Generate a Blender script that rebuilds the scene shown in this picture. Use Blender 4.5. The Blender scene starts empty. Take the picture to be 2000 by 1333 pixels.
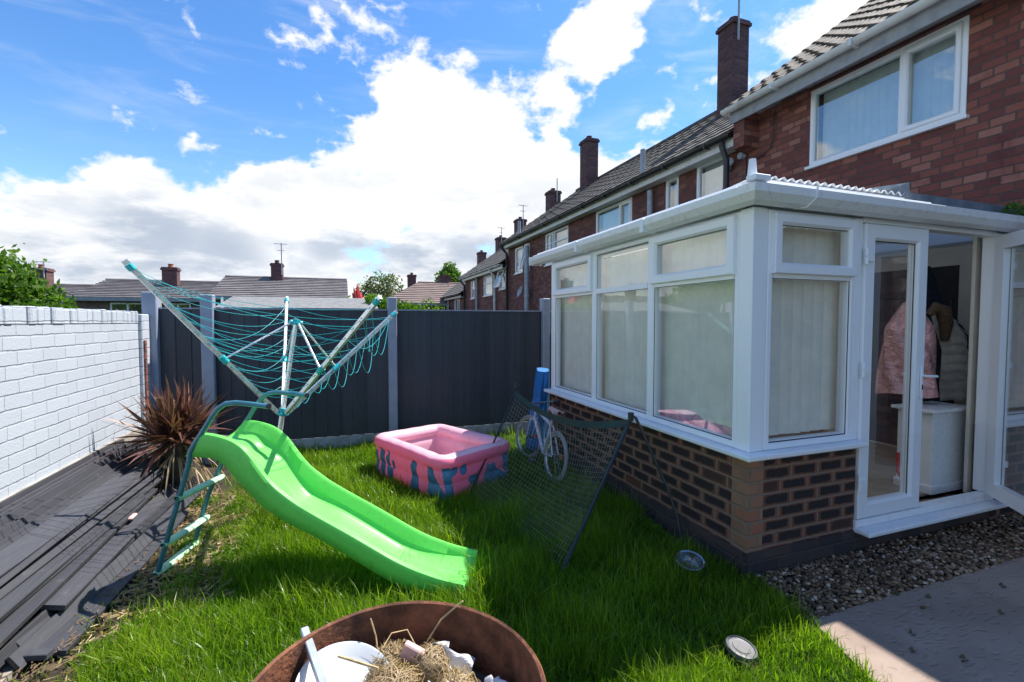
import bpy, math, random
import numpy as np
from mathutils import Vector, Matrix
R = math.radians
rnd = random.Random(7)
nrng = np.random.default_rng(5)
scene = bpy.context.scene
col = scene.collection
# ------------------------------------------------------------------ camera
cd = bpy.data.cameras.new('camera'); cam = bpy.data.objects.new('camera', cd); col.objects.link(cam)
cd.sensor_width = 36; cd.lens = 36*920/2000; cd.clip_start = .05; cd.clip_end = 2000
cam.location = (0, 0, 1.6); cam.rotation_euler = (R(90-2.4), 0, R(-19.8)); scene.camera = cam
# ------------------------------------------------------------------ node helper
class NT:
    def __init__(s, tree): s.t = tree; s.n = tree.nodes; s.l = tree.links; s.n.clear()
    def put(s, inp, v):
        if isinstance(v, bpy.types.NodeSocket): s.l.new(v, inp)
        elif v is not None:
            if inp.type == 'RGBA' and len(v) == 3: v = (*v, 1)
            inp.default_value = v
    def node(s, typ, **kw):
        n = s.n.new(typ)
        for k, v in kw.items(): setattr(n, k, v)
        return n
    def m(s, op, a, b=None, c=None, clamp=False):
        n = s.node('ShaderNodeMath', operation=op, use_clamp=clamp)
        for i, v in enumerate((a, b, c)):
            if v is not None: s.put(n.inputs[i], v)
        return n.outputs[0]
    def vm(s, op, a, b=None, out=0):
        n = s.node('ShaderNodeVectorMath', operation=op)
        s.put(n.inputs[0], a)
        if b is not None: s.put(n.inputs[1], b)
        return n.outputs[out]
    def noise(s, vec, scale, detail=3, rough=.55, dist=0, color=False):
        n = s.node('ShaderNodeTexNoise'); s.put(n.inputs['Vector'], vec)
        n.inputs['Scale'].default_value = scale; n.inputs['Detail'].default_value = detail
        n.inputs['Roughness'].default_value = rough; n.inputs['Distortion'].default_value = dist
        return n.outputs['Color' if color else 'Fac']
    def mixc(s, f, a, b, mode='MIX'):
        n = s.node('ShaderNodeMix', data_type='RGBA', blend_type=mode)
        s.put(n.inputs[0], f); s.put(n.inputs[6], a); s.put(n.inputs[7], b); return n.outputs[2]
    def ss(s, v, a, b, lo=0., hi=1.):
        n = s.node('ShaderNodeMapRange', interpolation_type='SMOOTHSTEP')
        s.put(n.inputs[0], v); n.inputs[1].default_value = a; n.inputs[2].default_value = b
        n.inputs[3].default_value = lo; n.inputs[4].default_value = hi; return n.outputs[0]
    def ramp(s, f, stops):
        n = s.node('ShaderNodeValToRGB'); s.put(n.inputs[0], f); e = n.color_ramp.elements
        while len(e) < len(stops): e.new(.5)
        for k, (p, c) in enumerate(stops): e[k].position = p; e[k].color = (*c, 1)
        return n.outputs[0]
    def bump(s, h, strength=.5, dist=.01):
        n = s.node('ShaderNodeBump'); s.put(n.inputs['Height'], h)
        n.inputs['Strength'].default_value = strength; n.inputs['Distance'].default_value = dist
        return n.outputs[0]
    def xyz(s, v):
        n = s.node('ShaderNodeSeparateXYZ'); s.put(n.inputs[0], v); return n.outputs
    def comb(s, x=0., y=0., z=0.):
        n = s.node('ShaderNodeCombineXYZ')
        for i, v in enumerate((x, y, z)): s.put(n.inputs[i], v)
        return n.outputs[0]
# ------------------------------------------------------------------ world: sun direction (.63,.15,1)
SUND = Vector((.63, .15, 1)).normalized()
sun_el = math.asin(SUND.z); sun_az = math.atan2(SUND.x, SUND.y)
w = bpy.data.worlds.new('World'); scene.world = w; w.use_nodes = True
N = NT(w.node_tree)
sky = N.node('ShaderNodeTexSky', sky_type='NISHITA'); sky.sun_disc = False
sky.sun_elevation = sun_el; sky.sun_rotation = sun_az; sky.air_density = 1.0; sky.dust_density = .4; sky.ozone_density = 3.0
tc = N.node('ShaderNodeTexCoord'); D = N.vm('NORMALIZE', tc.outputs['Generated'])
dx, dy, dz = N.xyz(D)
def dirv(az, el): return (math.sin(R(az))*math.cos(R(el)), math.cos(R(az))*math.cos(R(el)), math.sin(R(el)))
blobs = [(9,23,4,1),(12,20.5,5,1),(7,19,4,1),(13.5,26.5,2.2,.8),(10,28,1.8,.6),(19,23.5,3.4,.95),(24,24.5,3,.95),(27.5,24,2,.8),(28.5,28.5,2.6,.9),(31.5,30.5,2.4,.85),(34,33,1.6,.7),
         (8,15,6,1.1),(2,13,5,1.05),(-3,12.5,4,1),(17,15,5,1.1),(23,14.5,5,1),(30,14,4,1),(36,14,4,.9),(12,11,7,1.1),(-19,10.5,3.5,1),(-23,8,4,1),(-21,12,2.4,.8),
         (-12,7.5,4.5,1),(-17,5,6,1.1),(-27,5,6,1.1),(-5,6,7,1.1),(36.4,22.6,1.6,.62),(-13.3,16.6,1.5,.55),(-27,15.3,1.7,.6),(7,26,1.2,.5),
         (60,12,14,1),(120,10,14,.8),(-130,10,14,.8),(45,12,7,.8),(-45,5,10,1),(-75,6,12,1)]
nz = N.noise(N.vm('MULTIPLY', D, (1, 1, 1.7)), 5.5, 11, .60, .12)
nz2 = N.m('ABSOLUTE', N.m('SUBTRACT', N.noise(N.vm('MULTIPLY', D, (1, 1, 1.3)), 13, 6, .55), .5))
dens = None
for az, el, r, wt in blobs:
    dt = N.vm('DOT_PRODUCT', D, dirv(az, el), out=1)
    b = N.m('MULTIPLY', N.ss(dt, math.cos(R(r*1.9)), math.cos(R(r*.15))), wt)
    dens = b if dens is None else N.m('SMOOTH_MAX', dens, b, .25)
low = N.ss(dz, .12, .02, 0, .8)
dens = N.m('MAXIMUM', dens, low)
d2 = N.m('ADD', dens, N.m('SUBTRACT', N.m('MULTIPLY', N.m('SUBTRACT', nz, .5), 2.5), N.m('MULTIPLY', nz2, 1.6)))
d2 = N.m('ADD', d2, .10)
mask = N.ss(d2, .38, .72)
cir = N.noise(N.vm('MULTIPLY', D, (1.2, 5, 9)), 2.2, 6, .6, .5)
cirm = N.m('MULTIPLY', N.ss(cir, .48, .8), N.ss(dz, .2, .5, .05, .35))
# cloud tone: lit tops, greyer bellies
shade = N.noise(N.vm('ADD', N.vm('MULTIPLY', D, (1, 1, 3.2)), (3.3, 1.2, .4)), 4.2, 6, .6)
thick = N.m('MULTIPLY', N.ss(shade, .40, .60), N.ss(dz, .42, .12, .1, 1))
thick = N.m('MULTIPLY', thick, N.ss(d2, .55, 1.0))
bel = None
for az, el, r in [(-17,7,5),(-12,6,4),(-1,9.5,3),(3,8,3),(8,6,5),(15,7,4),(-24,4,4)]:
    b = N.ss(N.vm('DOT_PRODUCT', D, dirv(az, el), out=1), math.cos(R(r*1.6)), math.cos(R(r*.2))); bel = b if bel is None else N.m('MAXIMUM', bel, b)
thick = N.m('MAXIMUM', N.m('MULTIPLY', thick, .6), N.m('MULTIPLY', bel, N.ss(shade, .38, .58)))
ccol = N.mixc(thick, (1.0, 1.0, 1.0), (.47, .54, .65))
ccol = N.mixc(N.m('MULTIPLY', N.ss(nz, .62, .38), N.ss(d2, .5, .9, .35, .2)), ccol, (.72, .79, .9))
bg1 = N.node('ShaderNodeBackground'); N.put(bg1.inputs[0], N.mixc(1., sky.outputs[0], N.mixc(N.ss(dz, .10, .46), (.84, 1.0, 1.04), (.50, .80, 1.06)), 'MULTIPLY')); bg1.inputs[1].default_value = .118
bg2 = N.node('ShaderNodeBackground'); N.l.new(ccol, bg2.inputs[0]); bg2.inputs[1].default_value = .60
mx = N.node('ShaderNodeMixShader'); N.put(mx.inputs[0], N.m('MAXIMUM', mask, cirm, clamp=True))
N.l.new(bg1.outputs[0], mx.inputs[1]); N.l.new(bg2.outputs[0], mx.inputs[2])
wo = N.node('ShaderNodeOutputWorld'); N.l.new(mx.outputs[0], wo.inputs[0])
sl = bpy.data.lights.new('sun', 'SUN'); sl.energy = 4.5; sl.angle = R(.5); sl.color = (1, .955, .89)
so = bpy.data.objects.new('sun', sl); col.objects.link(so); so.rotation_euler = SUND.to_track_quat('Z', 'Y').to_euler(); so.location = (8, 2, 14)
vs = scene.view_settings; vs.view_transform = 'Standard'; vs.look = 'None'; vs.exposure = .92; vs.gamma = 1
try:
    scene.cycles.use_denoising = True; scene.cycles.max_bounces = 8; scene.cycles.transparent_max_bounces = 24
    scene.cycles.caustics_reflective = False; scene.cycles.caustics_refractive = False
except Exception: pass
# ------------------------------------------------------------------ materials
MAT = {}
def newmat(name):
    m = bpy.data.materials.new(name); m.use_nodes = True; n = NT(m.node_tree); MAT[name] = m
    out = n.node('ShaderNodeOutputMaterial'); p = n.node('ShaderNodeBsdfPrincipled'); n.l.new(p.outputs[0], out.inputs[0])
    n.out = out; n.p = p; n.pos = n.node('ShaderNodeNewGeometry').outputs['Position']; return n
def simple(name, c, rough=.5, metal=0., var=.15, vs_=8, bump=.15, bs=60, bd=.002, spec=.5, coat=0., dirt=None):
    n = newmat(name); f = n.noise(n.pos, vs_, 5)
    lo = tuple(x*(1-var) for x in c); hi = tuple(min(1, x*(1+var)) for x in c)
    cc = n.mixc(n.ss(f, .3, .7), lo, hi)
    if dirt:
        dc, amt, ds = dirt; cc = n.mixc(n.m('MULTIPLY', n.ss(n.noise(n.pos, ds, 8, .7), .5, .72), amt), cc, dc)
    n.put(n.p.inputs['Base Color'], cc); n.put(n.p.inputs['Roughness'], n.ss(n.noise(n.pos, vs_*3, 4), .2, .8, max(.02, rough-.08), min(1, rough+.1)))
    n.p.inputs['Metallic'].default_value = metal; n.p.inputs['Specular IOR Level'].default_value = spec
    if coat: n.p.inputs['Coat Weight'].default_value = coat; n.p.inputs['Coat Roughness'].default_value = .1
    if bump: n.put(n.p.inputs['Normal'], n.bump(n.noise(n.pos, bs, 5), bump, bd))
    return n
def brick(name, bw, bh, mw, ramp, mortar, center=None, bump=.8, bd=.008, wob=.006, wear=None, rough=.85, voff=0., uoff=0., mfade=0., specks=None, ver=False, hw=1., jn=0.):
    n = newmat(name); g = n.node('ShaderNodeNewGeometry'); px, py, pz = n.xyz(n.pos); nx, ny, nz_ = n.xyz(g.outputs['True Normal'])
    sel = n.m('GREATER_THAN', n.m('ABSOLUTE', nx), .5)
    u = n.m('ADD', n.m('MULTIPLY', py, sel), n.m('MULTIPLY', px, n.m('SUBTRACT', 1, sel)))
    w1 = n.noise(n.pos, 7, 3, color=True); wx, wy, wz = n.xyz(w1)
    u = n.m('ADD', n.m('ADD', u, 50+uoff), n.m('MULTIPLY', n.m('SUBTRACT', wx, .5), wob*2))
    v = n.m('ADD', n.m('ADD', pz, 50+voff), n.m('MULTIPLY', n.m('SUBTRACT', wy, .5), wob*2))
    vr = n.m('DIVIDE', v, bh); row = n.m('FLOOR', vr)
    jit = n.node('ShaderNodeTexWhiteNoise', noise_dimensions='1D'); n.put(jit.inputs['W'], row)
    sh = n.m('ADD', n.m('MULTIPLY', n.m('MODULO', row, 2), .5), n.m('MULTIPLY', jit.outputs['Value'], .12))
    ur = n.m('ADD', n.m('DIVIDE', u, bw), sh); cu = n.m('FLOOR', ur)
    fx = n.m('MULTIPLY', n.m('FRACT', ur), bw); fy = n.m('MULTIPLY', n.m('FRACT', vr), bh)
    ex = n.m('MINIMUM', fx, n.m('SUBTRACT', bw, fx)); ey = n.m('MINIMUM', fy, n.m('SUBTRACT', bh, fy))
    e = n.m('MINIMUM', n.m('MULTIPLY', ex, hw) if hw != 1. else ex, ey); fine = n.noise(n.pos, 55, 4, .7)
    e2 = n.m('ADD', e, n.m('MULTIPLY', n.m('SUBTRACT', fine, .5), mw*.9))
    body = n.ss(e2, mw*.32, mw*.75)
    wn = n.node('ShaderNodeTexWhiteNoise', noise_dimensions='2D'); n.put(wn.inputs['Vector'], n.comb(cu, row))
    t = n.m('ADD', n.m('MULTIPLY', wn.outputs['Value'], .8), n.m('MULTIPLY', n.noise(n.pos, 22, 5, .65), .2))
    c = n.ramp(t, ramp)
    if center:
        nn = n.m('MULTIPLY', n.m('SUBTRACT', n.noise(n.pos, 24, 5), .5), .022)
        blot = n.ss(n.m('MULTIPLY', n.ss(n.m('ADD', ex, nn), center[1], center[2]*2.1), n.ss(n.m('ADD', ey, nn), center[1], center[2])), .12, .55)
        c = n.mixc(n.m('MULTIPLY', blot, n.ss(wn.outputs['Value'], .0, .2, .15, 1)), c, center[0])
    mort = n.mixc(n.noise(n.pos, 30, 4), mortar, tuple(x*.7 for x in mortar))
    if jn: mort = n.mixc(n.ss(n.noise(n.pos, 5, 6, .7), .38, .62, mfade, 1.), mort, c)
    elif mfade: mort = n.mixc(mfade, mort, c)
    c = n.mixc(body, mort, c)
    if specks: c = n.mixc(n.m('MULTIPLY', n.ss(n.noise(n.pos, specks[1], 6, .7), specks[2], specks[2]+.07), .8), c, specks[0])
    if wear: c = n.mixc(n.m('MULTIPLY', n.ss(n.noise(n.pos, wear[1], 6, .65), wear[2], wear[2]+.12), wear[3]), c, wear[0])
    n.put(n.p.inputs['Base Color'], c); n.p.inputs['Roughness'].default_value = rough; n.p.inputs['Specular IOR Level'].default_value = .3
    hgt = n.m('ADD', n.m('ADD', body, n.m('MULTIPLY', fine, .35)), n.m('MULTIPLY', wn.outputs['Value'], .25))
    n.put(n.p.inputs['Normal'], n.bump(hgt, bump, bd)); n.e = e; return n
RB = [(0, (.13,.048,.046)), (.35, (.20,.067,.055)), (.7, (.29,.10,.074)), (.93, (.38,.175,.135)), (1, (.46,.31,.25))]
brick('house_brick', .192, .081, .013, RB, (.14,.10,.088), wear=((.11,.03,.03), 3, .55, .4), specks=((.48,.34,.3), 10, .67))
brick('terrace_brick', .20, .081, .011, [(0, (.12,.05,.047)), (.5, (.185,.074,.064)), (1, (.27,.13,.105))], (.15,.10,.09), specks=((.4,.3,.27), 8, .7))
brick('chimney_brick', .243, .081, .014, [(0, (.085,.045,.05)), (.5, (.125,.062,.064)), (1, (.18,.09,.085))], (.15,.11,.11))
brick('base_brick', .238, .0835, .0125, [(0, (.125,.05,.032)), (.5, (.175,.075,.048)), (1, (.25,.105,.065))], (.27,.195,.145),
      center=((.030,.024,.024), .009, .026), bump=.7, uoff=.115, wear=((.22,.19,.17), 5, .64, .3))
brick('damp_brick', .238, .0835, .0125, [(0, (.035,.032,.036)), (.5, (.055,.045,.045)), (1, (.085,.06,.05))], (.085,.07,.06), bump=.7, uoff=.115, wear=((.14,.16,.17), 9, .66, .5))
brick('quoin_brick', .125, .0835, .016, [(0, (.24,.125,.075)), (.6, (.32,.17,.105)), (1, (.3,.11,.065))], (.27,.195,.145), bump=.7)
brick('white_brick', .285, .0945, .010, [(0, (.44,.475,.52)), (1, (.48,.515,.56))], (.14,.15,.18), bump=.8, bd=.012, wob=.010, mfade=.66, hw=2.6, jn=1.,
      wear=((.25,.26,.30), 10, .66, .7), rough=.7)
brick('white_coping_brick', .094, .30, .011, [(0, (.42,.45,.49)), (1, (.50,.53,.57))], (.2,.2,.22), bump=1., bd=.02, wob=.012, mfade=.45, rough=.7, voff=-.0,
      wear=((.33,.33,.36), 14, .66, .6))
n = newmat('upvc'); n.put(n.p.inputs['Base Color'], n.mixc(n.ss(n.m('ADD', n.xyz(n.pos)[2], n.m('MULTIPLY', n.noise(n.pos, 12, 5), .06)), .80, .84, .25, 0), (.86,.88,.91), (.70,.71,.70))); n.p.inputs['Roughness'].default_value = .32
simple('upvc_dirty', (.82,.84,.86), .35, var=.004, vs_=1.5, bump=0, dirt=((.34,.31,.26), .35, 22))
simple('cream_wall', (.62,.57,.47), .8, var=.04)
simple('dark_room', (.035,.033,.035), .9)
simple('fascia_white', (.72,.73,.73), .45, var=.05, dirt=((.4,.38,.34), .5, 3))
simple('soffit_grey', (.30,.31,.33), .6)
simple('black_plastic', (.018,.020,.024), .35)
simple('grey_pipe', (.36,.39,.44), .45)
simple('lead', (.19,.235,.28), .5, var=.25, metal=.2)
simple('concrete', (.36,.32,.27), .9, var=.25, vs_=5, bump=.4, dirt=((.16,.13,.10), .6, 12))
simple('grey_paint', (.27,.31,.39), .6, var=.06, bump=.1)
simple('gravel_board', (.33,.35,.34), .85, var=.2, dirt=((.18,.2,.15), .6, 7))
simple('alu', (.80,.83,.82), .28, metal=.7, var=.04, bump=0)
simple('teal_plastic', (.02,.42,.46), .4, var=.06)
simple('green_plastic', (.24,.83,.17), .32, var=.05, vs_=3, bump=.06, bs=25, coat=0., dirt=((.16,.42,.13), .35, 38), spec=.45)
simple('step_plastic', (.42,.66,.44), .45, var=.1, dirt=((.3,.33,.25), .5, 20))
simple('teal_metal', (.055,.20,.25), .3, metal=.15, var=.15, dirt=((.16,.09,.05), .3, 30))
simple('rust', (.17,.062,.028), .8, var=.55, vs_=14, bump=1., bs=60, bd=.006, dirt=((.05,.026,.02), .85, 9))
simple('red_paint', (.55,.03,.02), .4)
simple('terracotta', (.42,.14,.07), .85)
simple('straw', (.56,.40,.20), .9, var=.35, vs_=30, bump=0)
simple('ash', (.10,.085,.07), .95, var=.5, vs_=20, bump=.8, bs=40, bd=.01)
simple('paper', (.72,.70,.68), .8, var=.1, dirt=((.35,.5,.62), .5, 14))
simple('pink_paper', (.6,.38,.34), .8, var=.15)
simple('enamel', (.70,.72,.72), .3, var=.02, bump=0)
simple('steel', (.26,.28,.32), .22, metal=.85, var=.1)
simple('grey_plastic', (.10,.10,.105), .45, var=.1)
simple('silver_paint', (.52,.55,.58), .35, metal=.5, var=.1)
simple('pink_vinyl', (.98,.25,.38), .32, var=.04, vs_=3, bump=.25, bs=12, bd=.01)
simple('pale_pink_vinyl', (.95,.60,.68), .3, var=.04, vs_=3, bump=.2, bs=12, bd=.01)
simple('blue_print', (.075,.19,.33), .35, var=.2, vs_=12, bump=.1)
simple('blue_mat', (.01,.15,.42), .6, var=.15, bump=.4, bs=20, bd=.01)
simple('bike_paint', (.58,.58,.66), .35, var=.25, vs_=40)
simple('tyre', (.30,.29,.29), .8)
simple('net_cord', (.26,.24,.19), .9)
simple('net_band', (.022,.045,.035), .8)
simple('pink_jacket', (.62,.33,.33), .22, var=.25, vs_=10, bump=1., bs=9, bd=.05, metal=.3)
simple('white_jacket', (.60,.56,.50), .6, var=.1, bump=.8, bs=14, bd=.03)
simple('navy_cloth', (.012,.015,.03), .9)
simple('fur', (.14,.09,.055), .95, var=.4, vs_=60, bump=1., bs=90, bd=.01)
simple('pink_blanket', (.75,.42,.47), .9, var=.15, vs_=30, bump=.8, bs=70, bd=.008)
simple('blind', (.90,.87,.77), .8, var=.05)
simple('laminate', (.40,.30,.21), .5)
simple('stem_brown', (.09,.065,.045), .9, var=.4, vs_=25, bump=.8)
simple('leaf_dead', (.12,.075,.04), .9, var=.3)
simple('shed_felt', (.19,.19,.185), .95, var=.2, vs_=14, bump=.5)
simple('bark', (.10,.075,.05), .95, var=.3, bump=.8)
simple('tile_brown', (.12,.098,.08), .85, var=.35, vs_=5, bump=.4, bs=40, dirt=((.32,.22,.07), .65, 14))
simple('tile_grey', (.105,.095,.088), .85, var=.35, vs_=5, bump=.4, bs=40, dirt=((.20,.17,.10), .6, 9))
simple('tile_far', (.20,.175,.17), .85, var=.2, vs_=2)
simple('tile_red', (.20,.145,.125), .85, var=.15, vs_=2)
simple('bungalow_wall', (.16,.11,.09), .9, var=.3, vs_=10)
for mn, tcol, tf in (('green_plastic', (.22,.88,.16,1), .30), ('pink_vinyl', (.98,.30,.42,1), .32), ('pale_pink_vinyl', (.98,.6,.7,1), .25)):
    n = NT.__new__(NT); n.t = MAT[mn].node_tree; n.n = n.t.nodes; n.l = n.t.links
    gp = [k_ for k_ in n.n if k_.type == 'BSDF_PRINCIPLED'][0]; go = [k_ for k_ in n.n if k_.type == 'OUTPUT_MATERIAL'][0]
    tl = n.node('ShaderNodeBsdfTranslucent'); tl.inputs[0].default_value = tcol; mx = n.node('ShaderNodeMixShader'); mx.inputs[0].default_value = tf
    n.l.new(gp.outputs[0], mx.inputs[1]); n.l.new(tl.outputs[0], mx.inputs[2]); n.l.new(mx.outputs[0], go.inputs[0])
    if mn == 'green_plastic':      # scuff-like pale streaks paint sunlit glare into the chute floor colour
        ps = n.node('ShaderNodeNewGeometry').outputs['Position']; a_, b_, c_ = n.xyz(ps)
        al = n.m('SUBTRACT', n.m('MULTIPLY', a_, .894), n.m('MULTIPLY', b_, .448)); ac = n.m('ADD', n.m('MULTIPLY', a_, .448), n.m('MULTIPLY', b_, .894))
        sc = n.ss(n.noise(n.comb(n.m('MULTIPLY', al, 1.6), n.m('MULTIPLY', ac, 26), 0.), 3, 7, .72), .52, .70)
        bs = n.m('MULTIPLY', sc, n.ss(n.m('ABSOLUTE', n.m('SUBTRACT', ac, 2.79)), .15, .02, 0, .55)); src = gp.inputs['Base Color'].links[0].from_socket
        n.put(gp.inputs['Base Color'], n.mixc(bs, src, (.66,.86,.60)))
# striped cloth
n = newmat('striped_cloth'); px, py, pz = n.xyz(n.pos)
n.put(n.p.inputs['Base Color'], n.mixc(n.m('GREATER_THAN', n.m('FRACT', n.m('MULTIPLY', n.m('ADD', px, py), 36)), .7), (.02,.02,.03), (.5,.5,.5)))
# wood boards (dark stained)
def board_mat(name, c, g=.012):
    n = newmat(name); px, py, pz = n.xyz(n.pos)
    st = n.noise(n.comb(n.m('MULTIPLY', px, 14), n.m('MULTIPLY', py, 1.0), n.m('MULTIPLY', pz, 14)), 5, 7, .7)
    oi = n.node('ShaderNodeObjectInfo'); t = n.m('ADD', n.m('MULTIPLY', st, .7), n.m('MULTIPLY', oi.outputs['Random'], .3))
    cc = n.ramp(t, [(.2, tuple(x*.6 for x in c)), (.55, c), (.9, tuple(x*1.6 for x in c))])
    cc = n.mixc(n.m('MULTIPLY', n.ss(n.noise(n.pos, 9, 7, .7), .58, .75), .35), cc, (.17,.155,.14))
    n.put(n.p.inputs['Base Color'], cc); n.p.inputs['Roughness'].default_value = .62
    n.put(n.p.inputs['Normal'], n.bump(n.m('ADD', st, n.m('MULTIPLY', n.noise(n.pos, 90, 3), .3)), .35, .004))
board_mat('dark_board', (.048,.048,.056))
def fence_mat():
    n = newmat('fence_paint'); px, py, pz = n.xyz(n.pos)
    st = n.noise(n.comb(n.m('MULTIPLY', px, 20), py, n.m('MULTIPLY', pz, 1.2)), 4, 7, .7)
    bd = n.node('ShaderNodeTexWhiteNoise', noise_dimensions='1D'); n.put(bd.inputs['W'], n.m('FLOOR', n.m('DIVIDE', px, .147)))
    cc = n.ramp(n.m('ADD', n.m('MULTIPLY', st, .6), n.m('MULTIPLY', bd.outputs['Value'], .4)), [(.2, (.015,.020,.030)), (.8, (.040,.050,.068))])
    cc = n.mixc(n.m('MULTIPLY', n.ss(n.noise(n.pos, 40, 5, .7), .70, .76), .4), cc, (.25,.25,.25))
    cc = n.mixc(n.ss(n.m('ADD', pz, n.m('MULTIPLY', n.noise(n.pos, 3, 5), .5)), .8, .25, 0, .35), cc, (.062,.06,.052))
    n.put(n.p.inputs['Base Color'], cc); n.p.inputs['Roughness'].default_value = .55
    n.put(n.p.inputs['Normal'], n.bump(st, .35, .004))
fence_mat()
# glass
def glass(name, tint=(.93,.97,.95), refl=1.0, rough=.0, ior=.10):
    n = newmat(name); n.n.remove(n.p)
    tr = n.node('ShaderNodeBsdfTransparent'); tr.inputs[0].default_value = (*tint, 1)
    gl = n.node('ShaderNodeBsdfGlossy'); gl.inputs[0].default_value = (refl, refl, refl, 1); gl.inputs[1].default_value = rough
    nz_ = n.noise(n.pos, 1.3, 2); n.put(gl.inputs['Normal'], n.bump(nz_, .04, .05))
    g_ = n.node('ShaderNodeNewGeometry'); ca = n.m('ABSOLUTE', n.vm('DOT_PRODUCT', g_.outputs['Normal'], g_.outputs['Incoming'], out=1))
    f0 = ior; fr = n.m('ADD', f0, n.m('MULTIPLY', 1-f0, n.m('POWER', n.m('SUBTRACT', 1, ca), 5)))
    mx = n.node('ShaderNodeMixShader'); n.put(mx.inputs[0], fr)
    n.l.new(tr.outputs[0], mx.inputs[1]); n.l.new(gl.outputs[0], mx.inputs[2]); n.l.new(mx.outputs[0], n.out.inputs[0])
n = newmat('polycarbonate'); tl = n.node('ShaderNodeBsdfTranslucent'); tl.inputs[0].default_value = (.62,.66,.66,1); mx = n.node('ShaderNodeMixShader'); mx.inputs[0].default_value = .55
n.p.inputs['Base Color'].default_value = (.7,.72,.72,1); n.l.new(n.p.outputs[0], mx.inputs[1]); n.l.new(tl.outputs[0], mx.inputs[2]); n.l.new(mx.outputs[0], n.out.inputs[0])
glass('glass', (.97,.99,.98), ior=.17); glass('house_glass', (.75,.85,.9), 1., 0, .28)
# foliage
def foliage(name, c1, c2, trans=.45, rough=.55):
    n = newmat(name); at = n.node('ShaderNodeAttribute', attribute_name='tint')
    cc = n.mixc(at.outputs['Fac'], c1, c2)
    cc = n.mixc(n.m('MULTIPLY', n.ss(n.noise(n.pos, 1.7, 3), .35, .7), .35), cc, tuple(x*.6 for x in c1))
    n.put(n.p.inputs['Base Color'], cc); n.p.inputs['Roughness'].default_value = rough; n.p.inputs['Specular IOR Level'].default_value = .35
    tl = n.node('ShaderNodeBsdfTranslucent'); n.put(tl.inputs[0], n.mixc(1., cc, (1., 1.2, .5), 'MULTIPLY'))
    mx = n.node('ShaderNodeMixShader'); mx.inputs[0].default_value = trans
    n.l.new(n.p.outputs[0], mx.inputs[1]); n.l.new(tl.outputs[0], mx.inputs[2]); n.l.new(mx.outputs[0], n.out.inputs[0])
foliage('grass', (.085,.215,.008), (.30,.41,.028), .6, .32)
foliage('tree_leaf', (.05,.13,.012), (.17,.28,.035), .5)
foliage('hedge_leaf', (.07,.17,.01), (.20,.32,.03), .45)
foliage('pale_leaf', (.13,.16,.07), (.26,.27,.12), .35)
foliage('cordyline_leaf', (.075,.022,.02), (.26,.13,.095), .3, .4)
foliage('straw_blade', (.30,.20,.10), (.66,.50,.31), .3)
# ground soils
n = newmat('soil'); f = n.noise(n.pos, 6, 8, .7)
n.put(n.p.inputs['Base Color'], n.ramp(f, [(.3, (.022,.016,.011)), (.55, (.05,.036,.024)), (.75, (.11,.085,.055))])); n.p.inputs['Roughness'].default_value = .95
n.put(n.p.inputs['Normal'], n.bump(n.noise(n.pos, 35, 8, .7), 1, .03))
n = newmat('ground'); f = n.noise(n.pos, 4, 8, .7)
n.put(n.p.inputs['Base Color'], n.ramp(f, [(.3, (.018,.035,.008)), (.6, (.035,.055,.012)), (.8, (.06,.05,.025))])); n.p.inputs['Roughness'].default_value = .95
n.put(n.p.inputs['Normal'], n.bump(n.noise(n.pos, 30, 8, .7), 1, .03))
n = newmat('paving'); px, py, pz = n.xyz(n.pos)
vo = n.node('ShaderNodeTexVoronoi'); n.put(vo.inputs['Vector'], n.vm('MULTIPLY', n.vm('ADD', n.pos, n.vm('MULTIPLY', n.noise(n.pos, 5, 2, color=True), (.12,.12,.12))), (12, 34, 1))); vo.inputs['Scale'].default_value = 1.
f = n.noise(n.pos, 2.2, 7, .6); cc = n.ramp(f, [(.25, (.24,.17,.13)), (.6, (.35,.265,.21)), (.85, (.40,.31,.25))])
cc = n.mixc(n.m('MULTIPLY', n.ss(n.noise(n.pos, 60, 4, .7), .6, .75), .5), cc, (.14,.11,.095))
n.put(n.p.inputs['Base Color'], cc); n.p.inputs['Roughness'].default_value = .8
n.put(n.p.inputs['Normal'], n.bump(n.m('ADD', n.ss(vo.outputs['Distance'], .1, .45), n.m('MULTIPLY', n.noise(n.pos, 80, 4), .25)), .5, .012))
n = newmat('pebble'); at = n.node('ShaderNodeAttribute', attribute_name='tint')
n.put(n.p.inputs['Base Color'], n.ramp(at.outputs['Fac'], [(0, (.065,.036,.02)), (.5, (.20,.115,.06)), (.85, (.36,.24,.145)), (1, (.62,.52,.41))])); n.p.inputs['Roughness'].default_value = .7
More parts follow.
